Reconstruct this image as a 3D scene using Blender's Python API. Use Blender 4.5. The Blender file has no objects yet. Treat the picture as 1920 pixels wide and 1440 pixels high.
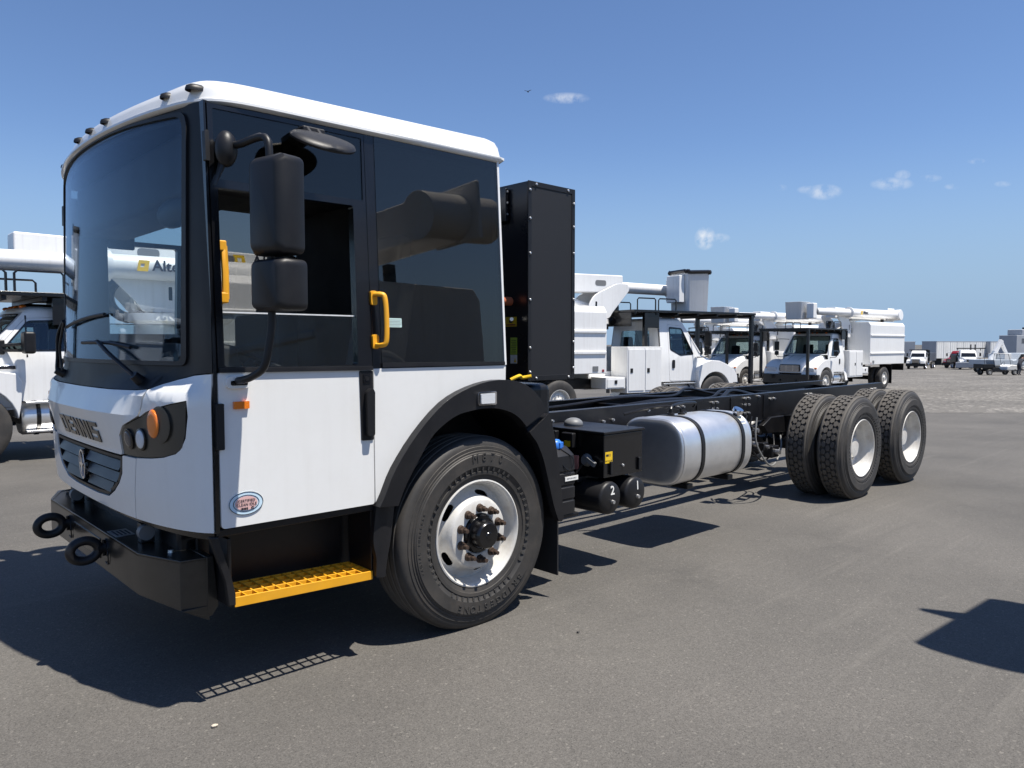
import bpy, bmesh, math, random
import numpy as np
from mathutils import Vector, Matrix
R = math.radians
sc = bpy.context.scene
COL = sc.collection

# ------------------------------------------------------------------ camera
CAMP = (-2.6894, -3.112, 1.5725)
CYAW, CPITCH = 0.7548, -0.0534
cam_d = bpy.data.cameras.new('camera'); cam = bpy.data.objects.new('camera', cam_d); COL.objects.link(cam)
cam_d.sensor_width = 36; cam_d.lens = 1407.163/1920*36; cam_d.clip_end = 8000; cam_d.clip_start = 0.05
cam.location = CAMP
_f = Vector((math.sin(CYAW)*math.cos(CPITCH), math.cos(CYAW)*math.cos(CPITCH), math.sin(CPITCH)))
cam.rotation_euler = _f.to_track_quat('-Z', 'Y').to_euler()
sc.camera = cam
# ------------------------------------------------------------------ sky, sun, exposure
SUN = Vector((.16, -.355, 1)).normalized()
w = bpy.data.worlds.new('World'); sc.world = w; w.use_nodes = True
nt = w.node_tree; nt.nodes.clear()
def wn(t, **k):
    n = nt.nodes.new(t)
    for a, b in k.items(): setattr(n, a, b)
    return n
out = wn('ShaderNodeOutputWorld'); bg = wn('ShaderNodeBackground'); sky = wn('ShaderNodeTexSky', sky_type='NISHITA')
sky.sun_disc = False; sky.sun_elevation = math.asin(SUN.z); sky.sun_rotation = math.atan2(SUN.x, SUN.y)
sky.altitude = 200; sky.air_density = 1.0; sky.dust_density = 0.1; sky.ozone_density = 4.0
bg.inputs['Strength'].default_value = 0.074
nt.links.new(bg.outputs[0], out.inputs[0])
tc = wn('ShaderNodeTexCoord')
def cloud_dir(px, py):
    r = Vector((math.cos(CYAW), -math.sin(CYAW), 0)); u = r.cross(_f)
    return (_f + r*((px-960)/1407.163) - u*((py-720)/1407.163)).normalized()
noi = wn('ShaderNodeTexNoise'); noi.inputs['Scale'].default_value = 60; noi.inputs['Detail'].default_value = 8; noi.inputs['Roughness'].default_value = .62
nt.links.new(tc.outputs['Generated'], noi.inputs['Vector'])
prev = None
for (px, py, rx, ry, am) in ((1322, 447, 15, 17, 1.0), (1350, 446, 14, 7, .5), (1062, 184, 34, 8, .5), (1545, 360, 22, 11, .6), (1515, 356, 14, 6, .35), (1672, 345, 24, 9, .45), (1692, 328, 9, 7, .4), (1745, 334, 12, 5, .3), (1465, 352, 8, 5, .3), (1830, 302, 9, 4, .3), (1880, 345, 8, 4, .25), (1785, 350, 8, 4, .25)):
    d = cloud_dir(px, py)
    sub = wn('ShaderNodeVectorMath', operation='SUBTRACT'); nt.links.new(tc.outputs['Generated'], sub.inputs[0]); sub.inputs[1].default_value = d
    h = Vector((math.cos(CYAW), -math.sin(CYAW), 0)); v = h.cross(d).normalized()
    d1 = wn('ShaderNodeVectorMath', operation='DOT_PRODUCT'); nt.links.new(sub.outputs[0], d1.inputs[0]); d1.inputs[1].default_value = h*(1407/rx)
    d2 = wn('ShaderNodeVectorMath', operation='DOT_PRODUCT'); nt.links.new(sub.outputs[0], d2.inputs[0]); d2.inputs[1].default_value = v*(1407/ry)
    s1 = wn('ShaderNodeMath', operation='MULTIPLY'); nt.links.new(d1.outputs['Value'], s1.inputs[0]); nt.links.new(d1.outputs['Value'], s1.inputs[1])
    s2 = wn('ShaderNodeMath', operation='MULTIPLY_ADD'); nt.links.new(d2.outputs['Value'], s2.inputs[0]); nt.links.new(d2.outputs['Value'], s2.inputs[1]); nt.links.new(s1.outputs[0], s2.inputs[2])
    m = wn('ShaderNodeMapRange'); nt.links.new(s2.outputs[0], m.inputs['Value'])
    m.inputs['From Min'].default_value = 0; m.inputs['From Max'].default_value = 1.6; m.inputs['To Min'].default_value = am; m.inputs['To Max'].default_value = 0
    if prev is None: prev = m.outputs[0]
    else:
        a = wn('ShaderNodeMath', operation='MAXIMUM'); nt.links.new(prev, a.inputs[0]); nt.links.new(m.outputs[0], a.inputs[1]); prev = a.outputs[0]
nr = wn('ShaderNodeMapRange'); nt.links.new(noi.outputs['Fac'], nr.inputs['Value']); nr.inputs['From Min'].default_value = .38; nr.inputs['From Max'].default_value = .62
cm = wn('ShaderNodeMath', operation='MULTIPLY'); nt.links.new(prev, cm.inputs[0]); nt.links.new(nr.outputs[0], cm.inputs[1])
sxz = wn('ShaderNodeSeparateXYZ'); nt.links.new(tc.outputs['Generated'], sxz.inputs[0])   # pale haze all round the horizon
hf = wn('ShaderNodeMapRange', interpolation_type='SMOOTHSTEP'); nt.links.new(sxz.outputs['Z'], hf.inputs['Value']); hf.inputs['From Min'].default_value = 0.0; hf.inputs['From Max'].default_value = .26; hf.inputs['To Min'].default_value = 1.0; hf.inputs['To Max'].default_value = 0
hz = wn('ShaderNodeMix', data_type='RGBA'); nt.links.new(hf.outputs[0], hz.inputs[0]); tin = wn('ShaderNodeMix', data_type='RGBA', blend_type='MULTIPLY'); tin.inputs[0].default_value = 1; nt.links.new(sky.outputs[0], tin.inputs[6]); tin.inputs[7].default_value = (1.0, 1.06, 1.20, 1); nt.links.new(tin.outputs[2], hz.inputs[6]); hz.inputs[7].default_value = (2.85, 4.2, 6.0, 1)
mx = wn('ShaderNodeMix', data_type='RGBA'); nt.links.new(cm.outputs[0], mx.inputs[0]); nt.links.new(hz.outputs[2], mx.inputs[6]); mx.inputs[7].default_value = (7.4, 7.8, 8.4, 1)
nt.links.new(mx.outputs[2], bg.inputs['Color'])
sd = bpy.data.lights.new('sun', 'SUN'); sd.energy = 5.0; sd.angle = R(.53); sd.color = (1, .945, .86)
so = bpy.data.objects.new('sun', sd); COL.objects.link(so); so.rotation_euler = (-SUN).to_track_quat('-Z', 'Y').to_euler(); so.location = (0, 0, 30)
vs = sc.view_settings; vs.view_transform = 'Standard'; vs.look = 'None'; vs.gamma = 1; vs.use_curve_mapping = False; vs.exposure = 0.60
sc.cycles.max_bounces = 8; sc.cycles.transparent_max_bounces = 24; sc.cycles.caustics_reflective = False; sc.cycles.caustics_refractive = False

# ------------------------------------------------------------------ materials
MATS = {}
def mat(name, col, rough=.5, metal=0., coat=0., var=0., vscale=4., bump=0., bscale=200., spec=.5, dirt=None, dscale=3., damt=.3, emit=None, bdist=.002, streak=0.):
    if name in MATS: return MATS[name]
    m = bpy.data.materials.new(name); m.use_nodes = True; t = m.node_tree; p = t.nodes['Principled BSDF']
    p.inputs['Base Color'].default_value = (*col, 1); p.inputs['Roughness'].default_value = rough; p.inputs['Metallic'].default_value = metal
    p.inputs['Coat Weight'].default_value = coat; p.inputs['Coat Roughness'].default_value = .06; p.inputs['Specular IOR Level'].default_value = spec
    tcn = t.nodes.new('ShaderNodeTexCoord'); vec = tcn.outputs['Object']
    cur = None
    if var:
        n = t.nodes.new('ShaderNodeTexNoise'); n.inputs['Scale'].default_value = vscale; n.inputs['Detail'].default_value = 6; t.links.new(vec, n.inputs['Vector'])
        rp = t.nodes.new('ShaderNodeMapRange'); rp.inputs['From Min'].default_value = .3; rp.inputs['From Max'].default_value = .7; rp.inputs['To Min'].default_value = 1-var; rp.inputs['To Max'].default_value = 1+var
        t.links.new(n.outputs['Fac'], rp.inputs['Value'])
        mu = t.nodes.new('ShaderNodeVectorMath'); mu.operation = 'SCALE'; mu.inputs[0].default_value = col; t.links.new(rp.outputs[0], mu.inputs['Scale']); cur = mu.outputs[0]
        rr = t.nodes.new('ShaderNodeMapRange'); rr.inputs['To Min'].default_value = max(.02, rough*.8); rr.inputs['To Max'].default_value = min(1, rough*1.25); t.links.new(n.outputs['Fac'], rr.inputs['Value']); t.links.new(rr.outputs[0], p.inputs['Roughness'])
    if dirt:
        n = t.nodes.new('ShaderNodeTexNoise'); n.inputs['Scale'].default_value = dscale; n.inputs['Detail'].default_value = 10; n.inputs['Roughness'].default_value = .7; t.links.new(vec, n.inputs['Vector'])
        rp = t.nodes.new('ShaderNodeMapRange'); rp.inputs['From Min'].default_value = .45; rp.inputs['From Max'].default_value = .75; rp.inputs['To Max'].default_value = damt; t.links.new(n.outputs['Fac'], rp.inputs['Value'])
        mi = t.nodes.new('ShaderNodeMix'); mi.data_type = 'RGBA'; t.links.new(rp.outputs[0], mi.inputs[0])
        if cur: t.links.new(cur, mi.inputs[6])
        else: mi.inputs[6].default_value = (*col, 1)
        mi.inputs[7].default_value = (*dirt, 1); cur = mi.outputs[2]
    if streak:
        mp_ = t.nodes.new('ShaderNodeMapping'); mp_.inputs['Scale'].default_value = (9, 9, .5); t.links.new(vec, mp_.inputs['Vector']); n = t.nodes.new('ShaderNodeTexNoise'); n.inputs['Scale'].default_value = 2.2; n.inputs['Detail'].default_value = 7; t.links.new(mp_.outputs[0], n.inputs['Vector'])
        rp = t.nodes.new('ShaderNodeMapRange'); rp.inputs['From Min'].default_value = .5; rp.inputs['From Max'].default_value = .75; rp.inputs['To Max'].default_value = streak; t.links.new(n.outputs['Fac'], rp.inputs['Value'])
        mi = t.nodes.new('ShaderNodeMix'); mi.data_type = 'RGBA'; t.links.new(rp.outputs[0], mi.inputs[0]); t.links.new(cur, mi.inputs[6]); mi.inputs[7].default_value = (.42, .39, .34, 1); cur = mi.outputs[2]
    if cur: t.links.new(cur, p.inputs['Base Color'])
    if bump:
        n = t.nodes.new('ShaderNodeTexNoise'); n.inputs['Scale'].default_value = bscale; n.inputs['Detail'].default_value = 4; t.links.new(vec, n.inputs['Vector'])
        b = t.nodes.new('ShaderNodeBump'); b.inputs['Strength'].default_value = bump; b.inputs['Distance'].default_value = bdist; t.links.new(n.outputs['Fac'], b.inputs['Height']); t.links.new(b.outputs[0], p.inputs['Normal'])
    if emit:
        p.inputs['Emission Color'].default_value = (*emit, 1); p.inputs['Emission Strength'].default_value = 1
    MATS[name] = m; return m
def glass(name, tint, rough=0.0, ior=1.5, gcol=(.80, .88, 1)):
    if name in MATS: return MATS[name]
    m = bpy.data.materials.new(name); m.use_nodes = True; t = m.node_tree; t.nodes.clear()
    o = t.nodes.new('ShaderNodeOutputMaterial'); tr = t.nodes.new('ShaderNodeBsdfTransparent'); tr.inputs[0].default_value = (*tint, 1)
    gl = t.nodes.new('ShaderNodeBsdfGlossy'); gl.inputs[0].default_value = (*gcol, 1); gl.inputs['Roughness'].default_value = rough; fr = t.nodes.new('ShaderNodeFresnel'); ge = t.nodes.new('ShaderNodeNewGeometry'); io = t.nodes.new('ShaderNodeMapRange'); io.inputs[3].default_value = ior; io.inputs[4].default_value = 1/ior; t.links.new(ge.outputs['Backfacing'], io.inputs[0]); t.links.new(io.outputs[0], fr.inputs['IOR'])   # same reflection on both faces of a pane
    mxs = t.nodes.new('ShaderNodeMixShader'); t.links.new(fr.outputs[0], mxs.inputs[0]); t.links.new(tr.outputs[0], mxs.inputs[1]); t.links.new(gl.outputs[0], mxs.inputs[2]); t.links.new(mxs.outputs[0], o.inputs[0])
    MATS[name] = m; return m
WHITE = mat('white_paint', (.80, .80, .78), .32, coat=.6, var=.02, vscale=2.5, dirt=(.55, .53, .49), dscale=5, damt=.15, streak=.06, bump=.05, bscale=3.5, bdist=.02)
WHITE2 = mat('white_fleet_paint', (.80, .80, .79), .38, coat=.3, var=.03, vscale=1.5, dirt=(.5, .48, .44), dscale=3, damt=.2, streak=.18)
BLACK = mat('black_gloss', (.005, .005, .006), .24, coat=.2, var=.1, vscale=6)
PLAST = mat('black_plastic', (.010, .010, .0115), .42, spec=.35, var=.1, vscale=5, bump=.15, bscale=900, dirt=(.05, .047, .042), dscale=4, damt=.2)
CHAS = mat('chassis_black', (.006, .006, .0075), .36, spec=.4, var=.15, vscale=6, dirt=(.06, .055, .045), dscale=9, damt=.12)
RUB = mat('tyre_rubber', (.034, .032, .030), .62, var=.15, vscale=6, bump=.2, bscale=400, dirt=(.12, .10, .08), dscale=5, damt=.35)
RUBT = mat('tyre_tread_rubber', (.080, .073, .064), .75, var=.2, vscale=12, bump=.3, bscale=250, dirt=(.16, .135, .105), dscale=8, damt=.5)
RUBL = mat('tyre_lettering', (.046, .044, .042), .5)
INTR = mat('cab_interior', (.013, .0135, .0155), .7, var=.1, vscale=5)
INTG = mat('interior_grey', (.10, .105, .11), .7, var=.1, vscale=5)
YEL = mat('safety_yellow', (.78, .37, .015), .42, var=.08, vscale=8, dirt=(.3, .2, .1), dscale=12, damt=.15)
ALU = mat('brushed_aluminium', (.78, .78, .775), .33, metal=.80, var=.06, vscale=5, dirt=(.42, .42, .42), dscale=7, damt=.25)
CHROME = mat('chrome', (.80, .80, .82), .07, metal=1)
STEEL = mat('zinc_bolt', (.60, .60, .60), .35, metal=.9)
RUST = mat('rusty_steel', (.07, .045, .032), .65, metal=.3, var=.4, vscale=60)
RIMW = mat('rim_white', (.64, .63, .60), .28, coat=.4, var=.06, vscale=7, dirt=(.28, .21, .13), dscale=7, damt=.55)
AMBER = mat('amber_lens', (.80, .20, .015), .18, coat=.5, bump=.6, bscale=220)
LENS = mat('clear_lens', (.62, .64, .66), .12, coat=.6, bump=.6, bscale=150)
GREYP = mat('grey_plastic', (.16, .165, .17), .5)
DGREY = mat('dark_khaki_black', (.030, .029, .024), .30, coat=.2, var=.05)
LBLUE = mat('decal_blue', (.58, .75, .86), .4); LPINK = mat('decal_pink', (.72, .45, .42), .4); INK = mat('decal_ink', (.02, .02, .03), .5); PAPER = mat('label_white', (.78, .78, .75), .5)
LYEL = mat('label_yellow', (.80, .52, .02), .45); LGRN = mat('label_green', (.45, .6, .06), .45)
BLUEC = mat('blue_cap', (.03, .17, .60), .4); PINK = mat('pink_tag', (.62, .25, .20), .5); RED = mat('red_paint', (.24, .012, .016), .4, coat=.3, var=.1); ORNG = mat('orange_hose', (.45, .13, .06), .5)
GLS = glass('windscreen_glass', (.82, .87, .88), ior=1.45, gcol=(.58, .66, .78)); GLD = glass('door_glass', (.84, .88, .88), gcol=(1, .95, .88)); GLT = glass('tinted_glass', (.50, .50, .49), ior=1.70, gcol=(1, .93, .84)); GLC = glass('truck_glass', (.72, .78, .78))
SCREEN = mat('mesh_screen', (.009, .009, .0105), .55, bump=.8, bscale=420)
MIRR = mat('mirror_silver', (.85, .86, .88), .02, metal=1)

# ------------------------------------------------------------------ helpers
def tag(o, label=None, cat=None, group=None, kind=None):
    if label: o['label'] = label
    if cat: o['category'] = cat
    if group: o['group'] = group
    if kind: o['kind'] = kind
    return o
def link(name, me, m, parent=None, bevel=0., smooth=40., seg=2):
    o = bpy.data.objects.new(name, me); COL.objects.link(o)
    if m is not None and not me.materials: me.materials.append(m)
    if parent is not None: o.parent = parent
    if smooth and len(me.polygons):
        me.polygons.foreach_set('use_smooth', [True]*len(me.polygons)); me.set_sharp_from_angle(angle=R(smooth))
    if bevel:
        b = o.modifiers.new('bevel', 'BEVEL'); b.width = bevel; b.segments = seg; b.limit_method = 'ANGLE'; b.angle_limit = R(35); b.harden_normals = True
    return o
def empty(name, loc=(0, 0, 0), rz=0.):
    o = bpy.data.objects.new(name, None); COL.objects.link(o); o.location = loc; o.rotation_euler = (0, 0, rz); o.empty_display_size = .3; return o
def inst(name, o, parent, loc=(0, 0, 0), rot=(0, 0, 0), scale=None):
    c = bpy.data.objects.new(name, o.data if hasattr(o, 'data') else o); COL.objects.link(c); c.parent = parent; c.location = loc; c.rotation_euler = rot
    if scale: c.scale = scale
    if hasattr(o, 'modifiers'):
        for md in o.modifiers:
            if md.type == 'BEVEL':
                b = c.modifiers.new('bevel', 'BEVEL'); b.width = md.width; b.segments = md.segments; b.limit_method = 'ANGLE'; b.angle_limit = md.angle_limit; b.harden_normals = True
    return c
class MB:
    def __init__(s): s.v = []; s.f = []
    def add(s, vs_, fs): k = len(s.v); s.v += [tuple(map(float, p)) for p in vs_]; s.f += [tuple(i+k for i in f) for f in fs]; return s
    def box(s, x0, x1, y0, y1, z0, z1, tx=0., ty=0.):
        # tx, ty: inset of the top face
        return s.add([(x0, y0, z0), (x1, y0, z0), (x1, y1, z0), (x0, y1, z0), (x0+tx, y0+ty, z1), (x1-tx, y0+ty, z1), (x1-tx, y1-ty, z1), (x0+tx, y1-ty, z1)],
                     [(3, 2, 1, 0), (4, 5, 6, 7), (0, 1, 5, 4), (1, 2, 6, 5), (2, 3, 7, 6), (3, 0, 4, 7)])
    def beam(s, p0, p1, w_, h_, up=(0, 0, 1)):
        p0 = Vector(p0); p1 = Vector(p1); d = (p1-p0).normalized(); r = d.cross(Vector(up))
        if r.length < 1e-4: r = d.cross(Vector((1, 0, 0)))
        r.normalize(); u = r.cross(d); q = [p+r*a*w_/2+u*b*h_/2 for p in (p0, p1) for a, b in ((-1, -1), (1, -1), (1, 1), (-1, 1))]
        return s.add(q, [(3, 2, 1, 0), (4, 5, 6, 7), (0, 1, 5, 4), (1, 2, 6, 5), (2, 3, 7, 6), (3, 0, 4, 7)])
    def prism(s, poly, axis, a, b):
        n = len(poly); mk = {'x': lambda p, t: (t, p[0], p[1]), 'y': lambda p, t: (p[0], t, p[1]), 'z': lambda p, t: (p[0], p[1], t)}[axis]
        vs_ = [mk(p, a) for p in poly]+[mk(p, b) for p in poly]
        return s.add(vs_, [tuple(range(n-1, -1, -1)), tuple(range(n, 2*n))]+[(i, (i+1) % n, n+(i+1) % n, n+i) for i in range(n)])
    def lathe(s, prof, o=(0, 0, 0), axis='y', n=48, a0=0., a1=2*math.pi, close=False):
        full = abs(a1-a0-2*math.pi) < 1e-6; m_ = n if full else n+1; vs_ = []; k = len(prof)
        for i in range(m_):
            a = a0+(a1-a0)*i/n; c, q = math.cos(a), math.sin(a)
            for r, h in prof:
                vs_.append({'y': (o[0]+r*c, o[1]+h, o[2]+r*q), 'x': (o[0]+h, o[1]+r*c, o[2]+r*q), 'z': (o[0]+r*c, o[1]+r*q, o[2]+h)}[axis])
        fs = []
        for i in range(n):
            i2 = (i+1) % m_
            for j in range(k if close else k-1): fs.append((i*k+j, i*k+(j+1) % k, i2*k+(j+1) % k, i2*k+j))
        return s.add(vs_, fs)
    def cyl(s, p0, p1, r0, r1=None, n=16, caps=True):
        r1 = r0 if r1 is None else r1; p0 = Vector(p0); p1 = Vector(p1); d = (p1-p0).normalized(); a = d.orthogonal().normalized(); b = d.cross(a)
        vs_ = [p+(a*math.cos(2*math.pi*i/n)+b*math.sin(2*math.pi*i/n))*r for p, r in ((p0, r0), (p1, r1)) for i in range(n)]
        fs = [(i, (i+1) % n, n+(i+1) % n, n+i) for i in range(n)]
        if caps: fs += [tuple(range(n-1, -1, -1)), tuple(range(n, 2*n))]
        return s.add(vs_, fs)
    def tube(s, path, r, n=10, flat=1.):
        P = [Vector(p) for p in path]; vs_ = []; up = None
        for i, p in enumerate(P):
            d = ((P[i+1] if i+1 < len(P) else p)-(P[i-1] if i else p)).normalized()
            a = d.orthogonal().normalized() if up is None else (up-d*up.dot(d)).normalized(); up = a; b = d.cross(a); rr = r[i] if isinstance(r, (list, tuple)) else r
            vs_ += [p+(a*math.cos(2*math.pi*j/n)+b*math.sin(2*math.pi*j/n)*flat)*rr for j in range(n)]
        fs = [(i*n+j, i*n+(j+1) % n, (i+1)*n+(j+1) % n, (i+1)*n+j) for i in range(len(P)-1) for j in range(n)]
        fs += [tuple(range(n-1, -1, -1)), tuple(range((len(P)-1)*n, len(P)*n))]
        return s.add(vs_, fs)
    def loft(s, loops, cap=True, closed=True):
        n = len(loops[0]); vs_ = [p for l in loops for p in l]; fs = []
        for i in range(len(loops)-1):
            for j in range(n if closed else n-1): fs.append((i*n+j, i*n+(j+1) % n, (i+1)*n+(j+1) % n, (i+1)*n+j))
        if cap: fs += [tuple(range(n-1, -1, -1)), tuple(range((len(loops)-1)*n, len(loops)*n))]
        return s.add(vs_, fs)
    def ball(s, c, rx, ry, rz, n=14, k=9):
        return s.loft([[(c[0]+rx*math.cos(2*math.pi*j/n)*math.sin(math.pi*(i+.02)/(k+.04)), c[1]+ry*math.sin(2*math.pi*j/n)*math.sin(math.pi*(i+.02)/(k+.04)), c[2]-rz*math.cos(math.pi*i/k)) for j in range(n)] for i in range(k+1)])
    def build(s, name, m, parent=None, bevel=0., smooth=40., seg=2, fix=True):
        me = bpy.data.meshes.new(name); me.from_pydata(s.v, [], s.f)
        if fix:
            bm = bmesh.new(); bm.from_mesh(me); bmesh.ops.recalc_face_normals(bm, faces=bm.faces); bm.to_mesh(me); bm.free()
        return link(name, me, m, parent, bevel, smooth, seg)
def box(name, m, parent, x0, x1, y0, y1, z0, z1, bevel=.006, **k):
    return MB().box(x0, x1, y0, y1, z0, z1, **k).build(name, m, parent, bevel)
def rpoly(pts, r, n=5, su=1.):
    # round the corners of a 2D polygon; su scales u into metres
    P = [Vector((p[0]*su, p[1])) for p in pts]; out_ = []
    rs = r if isinstance(r, (list, tuple)) else [r]*len(P)
    for i, p in enumerate(P):
        a = (P[i-1]-p); b = (P[(i+1) % len(P)]-p); q = min(rs[i], a.length*.45, b.length*.45)
        if q < 1e-5: out_.append(p); continue
        a = p+a.normalized()*q; b = p+b.normalized()*q
        for k in range(n+1):
            t = k/n; out_.append((1-t)**2*a+2*t*(1-t)*p+t*t*b)
    return [(v.x/su, v.y) for v in out_]
def patch(name, outer, holes, fmap, thick, m, parent=None, du=.08, dv=.08, off=0., bevel=0., smooth=35., cu=(), cv=()):
    bm = bmesh.new()
    for loop in [outer]+list(holes):
        vs_ = [bm.verts.new((p[0], p[1], 0)) for p in loop]
        for i in range(len(vs_)): bm.edges.new((vs_[i], vs_[(i+1) % len(vs_)]))
    bmesh.ops.triangle_fill(bm, use_beauty=True, use_dissolve=False, edges=bm.edges[:])
    us = [p[0] for p in outer]; vv = [p[1] for p in outer]
    for lo, hi, st, ax in ((min(us), max(us), du, 0), (min(vv), max(vv), dv, 1)):
        for k in range(1, int((hi-lo)/st)+1):
            c = lo+k*(hi-lo)/(int((hi-lo)/st)+1); co = [0, 0, 0]; no = [0, 0, 0]; co[ax] = c; no[ax] = 1
            bmesh.ops.bisect_plane(bm, geom=bm.verts[:]+bm.edges[:]+bm.faces[:], dist=1e-6, plane_co=co, plane_no=no)
    for vals, ax in ((cu, 0), (cv, 1)):
        for c in vals:
            co = [0, 0, 0]; no = [0, 0, 0]; co[ax] = c; no[ax] = 1
            bmesh.ops.bisect_plane(bm, geom=bm.verts[:]+bm.edges[:]+bm.faces[:], dist=1e-6, plane_co=co, plane_no=no)
    bm.verts.ensure_lookup_table(); bm.verts.index_update()
    uv = [(v.co.x, v.co.y) for v in bm.verts]; n = len(uv)
    V = [tuple(fmap(a, b, off)) for a, b in uv]; F = [[v.index for v in f.verts] for f in bm.faces]
    if thick:
        V += [tuple(fmap(a, b, off-thick)) for a, b in uv]; B = [[i+n for i in f[::-1]] for f in F]
        side = [[e.verts[0].index, e.verts[1].index, e.verts[1].index+n, e.verts[0].index+n] for e in bm.edges if e.is_boundary]
        F = F+B+side
    bm.free(); mb = MB(); mb.add(V, F); return mb.build(name, m, parent, bevel, smooth)
_dg = None
def text(name, s_, size, m, parent, mtx, ext=.002, align='CENTER', space=1., bold=0., shear=0.):
    cu = bpy.data.curves.new(name, 'FONT'); cu.body = s_; cu.size = size; cu.extrude = ext; cu.align_x = align; cu.align_y = 'CENTER'; cu.space_character = space; cu.offset = bold; cu.shear = shear; cu.resolution_u = 3
    o = bpy.data.objects.new(name, cu); COL.objects.link(o); bpy.context.view_layer.update()
    me = bpy.data.meshes.new_from_object(o.evaluated_get(bpy.context.evaluated_depsgraph_get())); bpy.data.objects.remove(o); bpy.data.curves.remove(cu)
    me.transform(mtx); me.materials.clear(); o = link(name, me, m, parent, 0, 30)
    if len(s_) > 1: o['kind'] = 'stuff'
    return o
def frame(o, ex, ey):
    ex = Vector(ex).normalized(); ez = ex.cross(Vector(ey)).normalized(); ey = ez.cross(ex)
    return Matrix(((ex.x, ey.x, ez.x, o[0]), (ex.y, ey.y, ez.y, o[1]), (ex.z, ey.z, ez.z, o[2]), (0, 0, 0, 1)))
def arc(cx, cz, r, a0, a1, n): return [(cx+r*math.cos(R(a0+(a1-a0)*i/n)), cz+r*math.sin(R(a0+(a1-a0)*i/n))) for i in range(n+1)]
def bez(P, n=10):
    # smooth Catmull-Rom through points
    P = [Vector(p) for p in P]; o = []
    for i in range(len(P)-1):
        a = P[max(0, i-1)]; b = P[i]; c = P[i+1]; d = P[min(len(P)-1, i+2)]
        for k in range(n):
            t = k/n; o.append(.5*((2*b)+(c-a)*t+(2*a-5*b+4*c-d)*t*t+(3*b-a-3*c+d)*t**3))
    return o+[P[-1]]
def ell(cx, cz, rx, rz, n=32, rot=0.): return [(cx+rx*math.cos(2*math.pi*i/n)*math.cos(rot)-rz*math.sin(2*math.pi*i/n)*math.sin(rot), cz+rx*math.cos(2*math.pi*i/n)*math.sin(rot)+rz*math.sin(2*math.pi*i/n)*math.cos(rot)) for i in range(n)]

# ------------------------------------------------------------------ ground
FW = Vector((math.sin(CYAW), math.cos(CYAW))); RT = Vector((math.cos(CYAW), -math.sin(CYAW)))
def drop(D): return -.02*min(max(0., D-8), 102) if D > 8 else 0.
def gz(x, y): return drop((x-CAMP[0])*FW.x+(y-CAMP[1])*FW.y)
def world(D, L): return (CAMP[0]+FW.x*D+RT.x*L, CAMP[1]+FW.y*D+RT.y*L)
def sheet(name, Ds, Ls, dz, m):
    V = []; F = []
    for D in Ds:
        for L in Ls(D) if callable(Ls) else Ls:
            x, y = world(D, L); V.append((x, y, drop(D)+dz))
    n = len(Ls(Ds[0]) if callable(Ls) else Ls)
    for i in range(len(Ds)-1):
        for j in range(n-1): F.append((i*n+j, i*n+j+1, (i+1)*n+j+1, (i+1)*n+j))
    mb = MB(); mb.add(V, F); return mb.build(name, m, None, smooth=60)
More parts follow.
